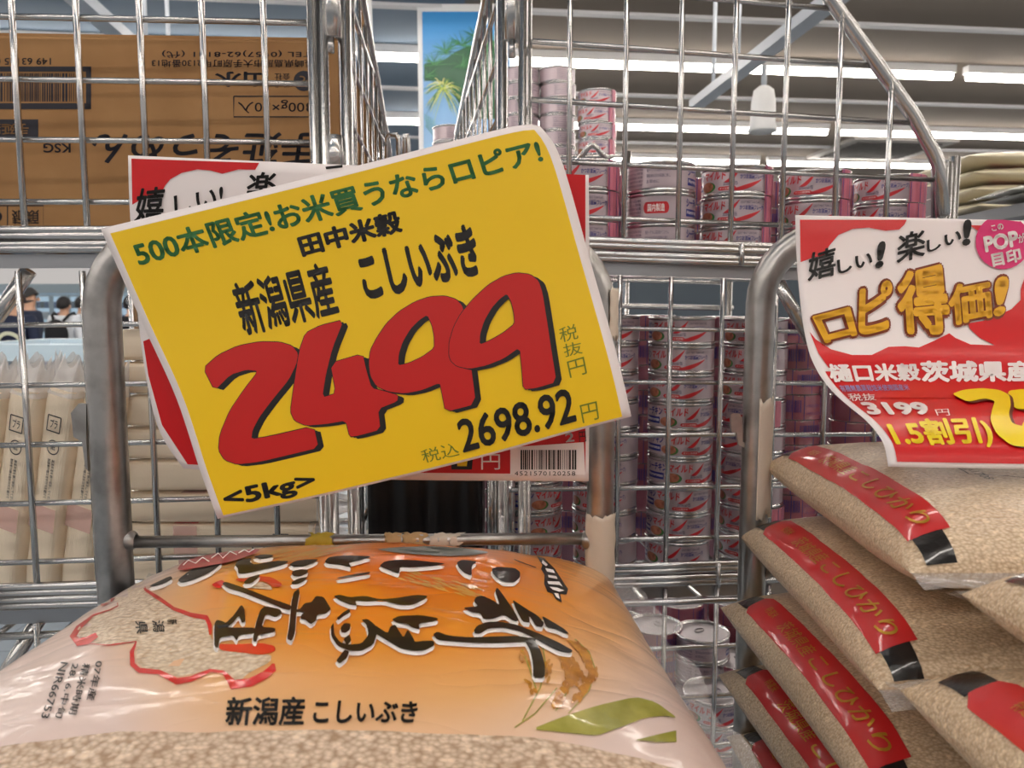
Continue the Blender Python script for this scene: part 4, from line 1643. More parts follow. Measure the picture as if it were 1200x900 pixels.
# ================================================================== TROLLEYS
def trolley(name, label, Y, xl, xr, ytop, rl, rr_, xbar, zdeck, ydeck0, xd0, xd1):
    zt_ = P(xl, ytop, Y).z
    Xl, Xr = P(xl, 450, Y).x, P(xr, 450, Y).x
    t = thing(name, label, 'trolley', ((Xl + Xr) / 2, Y, 0))
    R = .052
    pts = [Vector((Xl, Y, .16)), Vector((Xl, Y, zt_ - R))]
    for k in range(1, 9):
        a = math.pi - k * math.pi / 16
        pts.append(Vector((Xl + R + R * math.cos(a), Y, zt_ - R + R * math.sin(a))))
    pts.append(Vector((Xr - R, Y, zt_)))
    for k in range(1, 9):
        a = math.pi / 2 - k * math.pi / 16
        pts.append(Vector((Xr - R + R * math.cos(a), Y, zt_ - R + R * math.sin(a))))
    pts.append(Vector((Xr, Y, .16)))
    MB().tube(pts, [rl] * 10 + [rr_] * (len(pts) - 10), 20).build('handle_frame', M_TUBE, t)
    zb = P(400, xbar, Y).z
    MB().tube([(Xl, Y, zb - .0015), (Xr, Y, zb + .0012)], .0046, 12).build('cross_bar', M_TUBE, t)
    for x in (Xl + rl, Xr - rr_):
        MB().lathe([(.0075, -.002), (.0068, .002), (.0046, .004)], 14, (0, 0, 0)).build('weld', M_TUBE, t, off=(0, 0, 0)).matrix_local = Matrix.Translation(Vector((x, Y, zb)) - ROOT[t.name]) @ Matrix.Rotation(math.pi / 2 * (1 if x < 0 or x == Xl + rl else -1), 4, 'Y')
    MB().box((xd0, ydeck0, zdeck - .03), (xd1, Y + .02, zdeck)).build('deck', mat('deck_board', srgb(86, 88, 94), .5), t)
    for x in (xd0 + .015, xd1 - .015):
        for y in (ydeck0 + .02, Y - .03):
            MB().tube([(x, y, .11), (x, y, zdeck - .03)], .011, 10).build('leg', M_TUBE, t)
            caster((x, y, 0), t)
    return t, Xl, Xr, zt_


YH = .555
MAIN_DECK = 1.195
tl, TXl, TXr, TZ = trolley('stock_trolley', 'grey steel tube trolley handle behind the yellow price sign', YH, 124, 705, 277, .0128, .0100, 633, MAIN_DECK, .24, -.31, .075)
YH2 = .585
RDECK = 1.035
tr, UXl, UXr, UZ = trolley('stock_trolley', 'steel tube trolley handle behind the red discount sign beside white rice bags', YH2, 888, 1480, 275, .0106, .0106, 668, RDECK, .16, .172, .575)


def hook(px_pts, Y, th, parent, name='bracket'):
    MB().prism([P(x, y, Y) for x, y in px_pts], (0, th, 0)).build(name, M_TUBE, parent)


ZH = zt(700, 330, 3.91)
hook(ZH([(612, 612), (622, 603), (652, 606), (662, 622), (666, 735), (720, 752), (724, 858), (716, 868), (704, 860), (698, 772), (648, 748), (638, 690), (616, 690)]), YH2 - .004, .004, tr)
MB().tube([P(883, 546, YH2 - .006), P(883, 546, YH2 + .004)], .0045, 10).build('bolt', M_CHROME, tr)
hook([(83, 484), (92, 473), (101, 474), (101, 515), (103, 552), (100, 548), (96, 518), (86, 512)], YH - .004, .004, tl)


def tape_wrap(name, X, Y, z0, z1, r, parent, m, a0=-2.9, a1=-.15, rag=.004, seed=1):
    rq = random.Random(seed)
    n = 16
    lo = [rq.uniform(-rag, rag) for _ in range(n + 1)]
    hi = [rq.uniform(-rag, rag) for _ in range(n + 1)]
    def fn(u, v):
        a = a0 + (a1 - a0) * u
        i = min(n, int(u * n))
        z = (z0 + lo[i]) * (1 - v) + (z1 + hi[i]) * v
        rr2 = r + .0006 + .0004 * math.sin(v * 17 + u * 9)
        return Vector((X + rr2 * math.cos(a), Y + rr2 * math.sin(a), z))
    o = MB().grid(fn, n, 14).build(name, m, parent)
    so = o.modifiers.new('solid', 'SOLIDIFY'); so.thickness = .0003; so.offset = 1
    return o


tape_wrap('tape', TXr, YH, P(705, 690, YH).z, P(705, 601, YH).z, .0104, tl, M_TAPE, seed=3, rag=.0015)
tape_wrap('tape', UXl, YH2, P(888, 602, YH2).z, P(888, 468, YH2).z, .0112, tr, M_TAPE, a0=-1.75, a1=.1, seed=4, rag=.003)
tape_wrap('tape', TXr, YH, P(705, 395, YH).z, P(705, 340, YH).z, .0104, tl, M_TAPE, a0=-1.2, a1=.4, seed=9, rag=.003)


def bar_tape(x0, x1, m, seed, rad_=.0052):
    rq = random.Random(seed)
    zb = P(400, 633, YH).z
    X0, X1 = P(x0, 633, YH).x, P(x1, 633, YH).x
    nz = [[rq.uniform(-.0007, .0012) for _ in range(12)] for _ in range(9)]
    def fn(u, v):
        a = 2 * math.pi * v
        i, j = min(8, int(u * 8)), int(v * 11.99) % 12
        r = rad_ + nz[i][j]
        e = nz[j % 9][i] * 3 if u in (0, 1) else 0
        return Vector((X0 + (X1 - X0) * u + e, YH + r * math.cos(a), zb + r * math.sin(a)))
    MB().grid(fn, 8, 14).build('tape', m, tl)


bar_tape(362, 390, M_YTAPE, 1)
bar_tape(450, 466, M_TANTAPE, 2)
bar_tape(470, 499, M_TANTAPE, 3)
bar_tape(505, 541, M_TAPE, 4, .0049)

# ================================================================== PRICE SIGNS
ys = thing('price_sign', 'yellow paper price sign with big red 2499 hung tilted on the trolley handle', 'price sign', P(430, 380, .52))
EY = lambda pts: [P(x, y, Y) for x, y, Y in pts]
yfn = coons(EY([(118, 268, .527), (250, 236, .522), (400, 199, .519), (520, 168, .521), (592, 150, .524), (618, 146, .526), (632, 147, .528)]),
            EY([(255, 608, .500), (400, 576, .497), (560, 537, .498), (660, 509, .503), (740, 488, .510)]),
            EY([(118, 268, .527), (165, 375, .521), (206, 465, .512), (234, 550, .505), (255, 608, .500)]),
            EY([(632, 147, .528), (657, 185, .527), (693, 310, .522), (724, 420, .514), (740, 488, .510)]))
_o, ysurf = sheet('paper', yfn, M_WHITE, ys)
inset_region(yfn, .016, .022, .978, .993, .00025).build('yellow_field', M_YELLOW, ys)
D = Decal(ysurf, 14)
ZB = zt(230, 310, 2.2642)
d2 = ZB([(20, 275), (60, 240), (112, 216), (170, 205), (222, 206), (255, 216), (271, 236), (266, 265), (246, 306), (200, 362), (168, 405), (150, 440), (147, 463), (190, 457), (312, 429), (325, 486), (250, 504), (170, 523), (110, 530), (76, 518), (60, 492), (64, 450), (90, 388), (128, 332), (166, 283), (135, 279), (92, 292), (50, 334)])
d4 = ZB([(392, 147), (331, 162), (291, 182), (274, 230), (259, 330), (251, 390), (262, 414), (292, 427), (345, 423), (398, 414), (408, 457), (430, 454), (489, 438), (483, 383), (534, 363), (536, 347), (500, 336), (466, 328), (452, 282), (442, 237), (357, 262), (372, 342), (335, 353), (345, 290), (362, 222)])
d9a = ZB([(459, 262), (463, 228), (480, 195), (505, 158), (538, 126), (580, 100), (620, 86), (660, 84), (690, 93), (706, 110), (712, 135), (728, 260), (742, 370), (662, 391), (651, 332), (646, 314), (600, 333), (555, 342), (510, 337), (478, 322), (463, 296)])
h9a = ZB([(536, 268), (538, 238), (548, 206), (568, 172), (592, 148), (613, 134), (626, 160), (632, 190), (633, 222), (600, 246), (565, 262)])
d9b = ZB([(671, 240), (672, 205), (684, 165), (703, 130), (735, 92), (775, 55), (815, 32), (850, 23), (885, 27), (908, 44), (918, 75), (930, 150), (942, 230), (955, 312), (900, 328), (868, 331), (864, 280), (858, 220), (815, 250), (770, 268), (725, 277), (692, 270), (676, 256)])
h9b = ZB([(752, 213), (753, 185), (764, 150), (784, 115), (805, 92), (824, 78), (836, 100), (843, 130), (845, 158), (815, 182), (780, 202)])
sh = lambda pts, dx=7.2, dy=2.6: [(x + dx, y + dy) for x, y in pts]
grow = lambda pts, g: [(x + g * (1 if x > cx_ else -1), y) for x, y in pts]
S2 = lambda p: smooth2(p, 1)
lay_ = .0004
for n, (d, h) in enumerate(((d2, None), (d4, None), (d9a, h9a), (d9b, h9b))):
    L0 = lay_ + n * .00022
    hs = [S2(h)] if h else []
    # black thickness: the digit swept sideways
    D.poly(S2(sh(d, 7.2, 2.6)), 1, L0, [sh(q, 7.2, 2.6) for q in hs])
    D.poly(S2(sh(d, 3.6, 1.4)), 1, L0 + .00004, [sh(q, 3.6, 1.4) for q in hs])
    c = S2(d)
    D.line(c + [c[0], c[1]], 1.7, 1, L0 + .00008)
    for q in hs:
        D.line(q + [q[0], q[1]], 1.7, 1, L0 + .00008)
    D.poly(c, 0, L0 + .00012, hs)
tag(D.build('price_digits', [M_DRED, M_BLACK], ys), 'red 2499 digits with black shadow')
D = Decal(ysurf, 14)
D.text('500本限定!お米買うならロピア!', [(152, 283), (629, 161), (638, 191), (165, 314)], 0, .0005, .03)
D.build('headline_lettering', M_GREEN, ys)
D = Decal(ysurf, 14)
D.text('田中米穀', [(347, 277), (467, 245), (473, 272), (355, 302)], 0, .0005, .045)
D.text('新潟県産', [(269, 333), (383, 305), (399, 368), (288, 396)], 0, .0005, .028)
D.text('こしいぶき', [(416, 299), (553, 260), (565, 322), (430, 354)], 0, .0005, .045)
D.build('name_lettering', M_BLACK, ys)
D = Decal(ysurf, 14)
D.text('税', [(654, 385), (675, 379), (678, 397), (657, 402)], 0, .0005, .0)
D.text('抜', [(659, 404), (680, 399), (683, 414), (662, 419)], 0, .0005, .0)
D.text('円', [(664, 424), (684, 418), (688, 438), (668, 443)], 0, .0005, .0)
D.build('tax_free_lettering', M_OLIVE, ys)
D = Decal(ysurf, 14)
D.text('円', [(679, 475), (699, 470), (702, 491), (683, 496)], 0, .0005, .0)
D.text('税込', [(492, 528), (536, 517), (539, 534), (497, 543)], 0, .0005, .0)
D.build('tax_included_lettering', M_OLIVE, ys)
D = Decal(ysurf, 14)
D.text('2698.92', [(534, 493), (669, 453), (676, 494), (543, 531)], 0, .0009, .022)
D.build('tax_price_lettering', M_BLACK, ys)
D = Decal(ysurf, 14)
D.text('<5kg>', [(260, 576), (367, 553), (373, 576), (266, 601)], 0, .0005, .035)
D.build('weight_lettering', M_BLACK, ys)

# ---- red sign hung behind the yellow one
bs = thing('price_sign', 'red and white paper sign mostly hidden behind the yellow price sign', 'price sign', P(420, 380, .536))
bfn = coons(EY([(150, 182, .5365), (400, 193, .5365), (690, 205, .5365)]), EY([(215, 549, .537), (400, 561, .5365), (690, 564, .5365)]),
            EY([(150, 182, .5365), (153, 262, .5365), (165, 400, .536), (184, 498, .536), (215, 549, .537)]), EY([(690, 205, .5365), (691, 380, .5365), (690, 564, .5365)]))
_o, bsurf = sheet('paper', bfn, M_WHITE, bs)
ZA = zt(100, 130, 3)
D = Decal(bsurf, 18)
D.poly(ZA([(163, 168), (612, 183), (598, 207), (540, 206), (482, 221), (440, 210), (395, 206), (340, 218), (300, 240), (282, 262), (270, 285), (215, 300), (166, 330)]), 0, .0004)
D.poly([(168, 400), (400, 300), (684, 210), (686, 556), (400, 553), (220, 544), (190, 498), (174, 440)], 0, .0002)
D.poly([(663, 204), (686, 205), (686, 556), (663, 556)], 0, .0004)
D.poly([(684, 268), (691, 264), (691, 280), (684, 283)], 4, .0006)
D.poly([(598, 524), (684, 518), (686, 556), (598, 556)], 1, .0006)
x = 610
rb = random.Random(12)
while x < 674:
    w_ = rb.choice((.7, .7, 1.3, 2.0))
    D.poly([(x, 527), (x + w_, 527), (x + w_, 550), (x, 550)], 2, .0009)
    x += w_ + rb.choice((.7, .9, 1.5))
D.text('4521570120258', [(603, 552), (674, 552), (674, 557), (603, 557)], 2, .0009, .0, spacing=1.2)
D.text('円', [(564, 532), (586, 532), (586, 550), (564, 550)], 1, .0009, .0)
D.text('円', [(678, 506), (686, 505), (687, 517), (679, 518)], 2, .0009, .0)
D.text('2', [(662, 508), (672, 506), (673, 517), (663, 518)], 1, .0009, .02)
D.poly([(528, 520), (556, 517), (553, 550), (529, 550)], 2, .0006)
D.poly([(536, 512), (552, 512), (547, 546), (536, 546)], 3, .0009)
D.text('嬉', [(156, 222), (194, 218), (196, 262), (158, 262)], 2, .0009, .02, shear=.2)
D.text('しい!', [(204, 230), (262, 216), (262, 240), (206, 256)], 2, .0009, .02)
D.text('楽', [(286, 203), (324, 201), (326, 236), (288, 238)], 2, .0009, .02, shear=.2)
D.poly(ZA([(845, 197), (905, 190), (905, 200), (848, 206)]), 2, .0009)
D.build('sign_print', [M_RED, M_WPRINT, M_BLACK, M_BRIGHTY, M_GREEN], bs)

# ---- red discount sign
XE = P(932, 252, .545).x
edge = [(932, 252), (933, 290), (936, 335), (941, 378), (948, 412), (958, 435), (969, 451), (982, 465), (997, 478), (1013, 491), (1026, 505), (1035, 519), (1039, 533), (1041, 547)]
left_e = []
for x, y in edge:
    d = ray(x, y)
    left_e.append(CAM + d * (XE / d.x))
SW = Vector((.292, 0.016, -.006))
rsn = thing('price_sign', 'red and white paper discount sign with gold lettering on the second trolley handle', 'price sign', left_e[4] + SW / 2)
le = catmull(left_e, 4)
rfn = lambda u, v: lerp_curve(le, v) + SW * u + Vector((0, -.004 * math.sin(math.pi * u), 0))
_o, rsurf = sheet('paper', rfn, M_WHITE, rsn, 48, 110)
Z5 = zt(920, 240, 2.8143)
Z6 = zt(800, 300, 3)
D = Decal(rsurf, 6)
D.poly(Z5([(48, 50), (400, 50), (392, 66), (375, 82), (330, 86), (275, 76), (222, 80), (175, 100), (145, 135), (128, 168), (90, 175), (50, 190)]), 0, .0006)
D.poly(Z5([(606, 68), (800, 70), (1350, 66), (1350, 640), (800, 640), (232, 640), (168, 575), (108, 490), (80, 420), (100, 445), (150, 478), (220, 497), (285, 497), (340, 470), (395, 468), (440, 472), (490, 450), (540, 425), (560, 440), (610, 462), (690, 465), (640, 440), (608, 410), (600, 392), (650, 384), (700, 365), (745, 345), (775, 315), (775, 280), (788, 240), (790, 190), (770, 120), (700, 95), (640, 90)]), 0, .0006)
D.build('red_field', M_RED, rsn)
_cl = [0.0]
for p_, q_ in zip(le, le[1:]):
    _cl.append(_cl[-1] + (q_ - p_).length)
_va = _cl[5 * 4] / _cl[-1]
inset_region(rfn, .017, _va, .985, .988, .0006, 48, 60).build('red_lower_field', M_RED, rsn)
D = Decal(rsurf, 6)
D.poly([(1174 + 32 * math.cos(k * .2094), 284 + 32 * math.sin(k * .2094)) for k in range(30)], 0, .0011)
D.text('POP', [(1150, 278), (1190, 270), (1193, 289), (1153, 297)], 1, .0016, .045)
D.text('目印', [(1159, 298), (1193, 291), (1196, 307), (1162, 314)], 1, .0016, .04)
D.text('この', [(1159, 265), (1173, 262), (1175, 269), (1161, 272)], 1, .0016, .03)
D.text('が', [(1190, 276), (1198, 273), (1200, 284), (1192, 286)], 1, .0016, .03)
D.build('round_badge', [M_MAGENTA, M_WPRINT], rsn)
D = Decal(rsurf, 6)
D.text('嬉', [(943, 299), (978, 288), (982, 322), (946, 331)], 0, .0011, .02, shear=.15)
D.text('しい', [(978, 306), (1020, 294), (1022, 312), (982, 322)], 0, .0011, .03, shear=.1)
D.text('!', [(1028, 284), (1038, 282), (1034, 314), (1024, 316)], 0, .0011, .05)
D.text('楽', [(1047, 276), (1082, 268), (1086, 300), (1050, 310)], 0, .0011, .02, shear=.15)
D.text('しい', [(1083, 283), (1124, 268), (1126, 284), (1086, 297)], 0, .0011, .03, shear=.1)
D.text('!', [(1128, 258), (1138, 257), (1136, 288), (1126, 289)], 0, .0011, .05)
D.build('brush_lettering', M_BLACK, rsn)
D = Decal(rsurf, 6)
gold = [('ロ', [(950, 372), (995, 360), (1004, 394), (966, 404)]), ('ピ', [(1006, 336), (1044, 328), (1047, 386), (1004, 396)]), ('得', [(1048, 322), (1106, 306), (1114, 394), (1052, 393)]), ('価', [(1108, 336), (1158, 326), (1162, 374), (1112, 384)]), ('!', [(1164, 326), (1182, 323), (1176, 370), (1162, 373)])]
def outset(q, g):
    c = sum((Vector(p) for p in q), Vector((0, 0))) / 4
    return [tuple(Vector(p) + (Vector(p) - c).normalized() * g) for p in q]
for s, q in gold:
    D.text(s, outset(q, 3.6), 0, .0011, .095)
for s, q in gold:
    D.text(s, q, 1, .0016, .035)
D.build('gold_lettering', [M_BROWN, M_GOLD], rsn)
D = Decal(rsurf, 6)
D.text('樋口米穀', [(967, 428), (1076, 427), (1079, 448), (974, 450)], 0, .0011, .04)
D.text('茨城県産', [(1077, 424), (1210, 424), (1212, 449), (1080, 450)], 0, .0011, .045)
D.text('税抜', [(992, 463), (1024, 463), (1027, 471), (996, 472)], 0, .0011, .01)
D.text('3199', [(1006, 473), (1083, 473), (1092, 488), (1018, 488)], 0, .0011, .05)
D.text('円', [(1095, 482), (1111, 481), (1113, 489), (1098, 489)], 0, .0011, .0)
D.text('有機無農薬栽培米使用国産米', [(982, 453), (1063, 452), (1066, 459), (986, 461)], 1, .0011, .01)
D.build('detail_lettering', [M_WPRINT, M_BLUEP], rsn)
D = Decal(rsurf, 6)
D.text('1.5割引)', [(1035, 494), (1157, 490), (1166, 525), (1053, 529)], 0, .0011, .035)
d2r = Z6([(943, 493), (985, 478), (1050, 472), (1110, 478), (1146, 496), (1152, 530), (1144, 565), (1156, 598), (1215, 612), (1215, 678), (1150, 672), (1100, 634), (1078, 585), (1088, 540), (1096, 518), (1060, 508), (1000, 522)])
d7r = Z6([(1140, 480), (1190, 474), (1330, 474), (1330, 520), (1260, 600), (1230, 670), (1170, 670), (1190, 600), (1225, 545), (1170, 545), (1150, 520)])
for d, q in ((d7r, 0), (d2r, .0003)):
    D.poly(smooth2(sh(d, 4, 1.5), 2), 1, .0011 + q)
    D.poly(smooth2(d, 2), 0, .0013 + q)
D.build('discount_lettering', [M_BRIGHTY, mat('shadow_print', srgb(96, 40, 20), .45)], rsn)

# ================================================================== RICE BAGS
RICE = rice_mat('bagged_rice', srgb(236, 212, 186), srgb(168, 136, 106), 330)
RICE2 = rice_mat('bagged_rice_fine', srgb(236, 214, 182), srgb(188, 158, 124), 520, .3)


class Pillow:
    """a filled pouch: u across, v along, top and bottom skins meeting in a seam"""
    def __init__(self, c, a, b, top, bot, yaw=0.0, pitch=0.0, roll=0.0, pu=3.2, pv=3.2, q=.55, lump=.0015, seed=0, pinch=.05, taper=0.0):
        self.taper = taper
        self.c, self.a, self.b, self.top, self.bot = Vector(c), a, b, top, bot
        self.R = Matrix.Rotation(yaw, 3, 'Z') @ Matrix.Rotation(pitch, 3, 'X') @ Matrix.Rotation(roll, 3, 'Y')
        self.pu, self.pv, self.q, self.lump, self.seed, self.pinch = pu, pv, q, lump, seed, pinch

    def at(self, u, v, side=1):
        e = max(0, 1 - abs(u) ** self.pu) ** self.q * max(0, 1 - abs(v) ** self.pv) ** self.q
        x = self.a * u * (1 - self.pinch * (1 - v * v) * u * u) * (1 - self.taper * v)
        y = self.b * v * (1 - self.pinch * (1 - u * u) * v * v)
        z = (self.top if side > 0 else -self.bot) * e
        p = Vector((x, y, z))
        n = mnoise.noise(Vector((x * 22 + self.seed * 9.1, y * 22, side * 3 + self.seed))) + .5 * mnoise.noise(Vector((x * 60, y * 60 + self.seed * 3, side)))
        p.z += n * self.lump * (1 if side > 0 else .3) * min(1, e * 2)
        return self.c + self.R @ p

    def hit(self, u, v, lift):
        p = self.at(u, v)
        e = .004
        n = (self.at(min(1, u + e), v) - self.at(max(-1, u - e), v)).cross(self.at(u, min(1, v + e)) - self.at(u, max(-1, v - e)))
        if n.length < 1e-12:
            n = Vector((0, 0, 1))
        n.normalize()
        return p + n * lift


def knots(n, extra=()):
    """dense near the seam"""
    k = [math.sin(math.pi / 2 * (-1 + 2 * i / n)) for i in range(n + 1)]
    k += list(extra)
    return sorted(k)


# ---- the big bag in front
big = Pillow((-.094, .408, 1.243), .186, .158, .054, .045, yaw=0, pitch=rad(3), pu=2.6, pv=2.6, q=.55, lump=.0025, seed=2, pinch=.03, taper=.11)
V0 = -.685
bag = thing('rice_bag', 'large orange and white printed bag of rice lying in front under the yellow sign', 'rice bag', big.c)
us = knots(64)
vs_ = knots(48, (V0,))
mb = MB().grid(lambda u, v: big.at(u, v), 0, 0, us=us, vs=[v for v in vs_ if v <= V0])
mb.grid(lambda u, v: big.at(u, v, -1), 0, 0, us=us[::-1], vs=vs_)
mb.build('rice_filled_film', RICE, bag)


def bag_print():
    m = bpy.data.materials.new('orange_bag_print')
    m.use_nodes = True
    nt = m.node_tree
    b = nt.nodes['Principled BSDF']
    L = nt.links.new
    tc = nt.nodes.new('ShaderNodeTexCoord')
    mp = nt.nodes.new('ShaderNodeMapping')
    mp.inputs['Location'].default_value = (-.19, -.25, 0)
    mp.inputs['Scale'].default_value = (5.3, 4.3, 0)
    ln = nt.nodes.new('ShaderNodeVectorMath')
    ln.operation = 'LENGTH'
    nz = nt.nodes.new('ShaderNodeTexNoise')
    nz.inputs['Scale'].default_value = 9
    mx = nt.nodes.new('ShaderNodeMath')
    mx.operation = 'MULTIPLY_ADD'
    mx.inputs[1].default_value = .16
    r = nt.nodes.new('ShaderNodeValToRGB')
    e = r.color_ramp.elements
    e[0].position = 0.1; e[0].color = srgb(228, 108, 22)
    e[1].position = .98; e[1].color = srgb(228, 204, 194)
    for p, c in ((.40, srgb(232, 132, 26)), (.60, srgb(233, 150, 52)), (.76, srgb(232, 176, 116)), (.88, srgb(232, 196, 166))):
        q = e.new(p); q.color = c
    L(tc.outputs['Object'], mp.inputs['Vector'])
    L(mp.outputs['Vector'], ln.inputs[0])
    L(tc.outputs['Object'], nz.inputs['Vector'])
    L(nz.outputs['Fac'], mx.inputs[0])
    L(ln.outputs['Value'], mx.inputs[2])
    L(mx.outputs[0], r.inputs['Fac'])
    L(r.outputs['Color'], b.inputs['Base Color'])
    b.inputs['Roughness'].default_value = .38
    b.inputs['Coat Weight'].default_value = .7
    b.inputs['Coat Roughness'].default_value = .10
    MATS['orange_bag_print'] = m
    add_crinkle(m, .30)
    return m


mb = MB().grid(lambda u, v: big.at(u, v), 0, 0, us=us, vs=[v for v in vs_ if v >= V0])
pf = mb.build('printed_film', bag_print(), bag)
gsurf = Surf(mb.v, mb.f)
# crimped clear edges of the bag
def seam_film(pl, name, end, parent, w=.016, axis='u', seed=0):
    def fn(s, t):
        k = -1 + 2 * s
        p = pl.at(end, k) if axis == 'u' else pl.at(k, end)
        dirv = pl.R @ (Vector((end, 0, 0)) if axis == 'u' else Vector((0, end, 0)))
        wob = mnoise.noise(Vector((k * 4 + seed, t * 2, end * 3 + seed)))
        return p + dirv * (w * t * (1 + .5 * wob)) + Vector((0, 0, (.008 * wob - .003) * t))
    o = MB().grid(fn, 30, 4).build(name, M_FILM, parent)
    return o


seam_film(big, 'sealed_edge', 1, bag, .022, 'u', 1)
seam_film(big, 'sealed_edge', -1, bag, .018, 'u', 2)

M_BBLK = mat('bag_black_print', srgb(18, 13, 10), .42, coat=.25)
M_BWHT = mat('bag_white_print', srgb(252, 246, 242), .5)
M_BRED = mat('bag_red_print', srgb(214, 34, 28), .3, coat=.8, crinkle=True)
M_BCRIM = mat('bag_crimson_seal_print', srgb(196, 44, 52), .3, coat=.8)
M_BGRN = mat('bag_leaf_green_print', srgb(142, 140, 38), .35, coat=.8, vary=(60, srgb(176, 168, 74), .4, .65))
M_BWHEAT = mat('bag_wheat_print', srgb(206, 142, 44), .35, coat=.8, vary=(160, srgb(168, 102, 30), .4, .65))
M_BSTRAW = mat('bag_straw_print', srgb(222, 168, 84), .35, coat=.8)
M_BGREY = mat('bag_grey_blue_print', srgb(150, 150, 142), .35, coat=.8)
RICEW = rice_mat('rice_in_window', srgb(240, 224, 200), srgb(194, 166, 134), 330)
Z1 = zt(60, 630, 3)
Z2 = zt(230, 630, 4.2857)
Z3 = zt(430, 640, 4)
Z4b = zt(600, 630, 3.3333)
# windows in the shape of a province, showing the rice
D = Decal(gsurf, 10)
D.poly(smooth2(Z1([(215, 216), (250, 182), (300, 164), (319, 152), (332, 186), (376, 214), (424, 252), (484, 274), (546, 282), (556, 302), (560, 352), (590, 386), (640, 402), (720, 408), (776, 415), (770, 440), (700, 474), (655, 512), (640, 502), (620, 476), (560, 464), (500, 480), (440, 491), (390, 476), (330, 462), (302, 442), (300, 372), (240, 376), (170, 378), (150, 368), (100, 352), (90, 326), (120, 292), (180, 260), (236, 236)]), 1), 0, .0003)
D.poly(smooth2(Z2([(240, 250), (270, 235), (330, 225), (372, 245), (385, 266), (330, 262), (290, 258)]), 1), 0, .0004)
D.build('clear_window', RICEW, bag)
D = Decal(gsurf, 10)
D.line(Z1([(318, 150), (332, 186), (376, 214), (430, 252), (490, 274), (546, 284), (558, 310), (560, 345)]), [1.5, 3, 4.5, 4, 5, 6, 5, 3], 0, .0005)
D.poly(smooth2(Z1([(584, 376), (660, 378), (740, 374), (786, 384), (790, 402), (740, 416), (660, 406), (596, 400)]), 2), 0, .0005)
D.line(Z1([(300, 368), (284, 405), (286, 448), (310, 470), (380, 476), (442, 508), (492, 500), (560, 470), (606, 476), (640, 520), (700, 512), (752, 486), (780, 462), (782, 446)]), [1.2, 5, 6, 6, 5.5, 8, 6.5, 4, 4, 12, 10, 9, 9, 3], 0, .0005)
D.line(Z1([(233, 232), (236, 242), (210, 256), (150, 275), (96, 320), (78, 350), (96, 370), (130, 364), (162, 344)]), [1, 1.5, 1.5, 2, 6, 8, 10, 9, 6], 0, .0005)
D.line(Z1([(138, 376), (200, 381), (300, 368)]), [.8, 1.3, 1.2], 0, .0005)
D.poly(smooth2(Z1([(173, 242), (190, 216), (215, 200), (245, 178), (254, 184), (216, 226), (188, 242)]), 2), 0, .0005)
D.poly(smooth2(Z2([(78, 240), (100, 226), (130, 216), (152, 236), (140, 256), (100, 258)]), 2), 0, .00055)
D.poly(smooth2(Z2([(195, 214), (240, 200), (300, 196), (380, 203), (432, 236), (420, 252), (384, 254), (370, 240), (330, 220), (270, 225), (220, 224)]), 2), 0, .00055)
D.build('map_outline', M_BRED, bag)
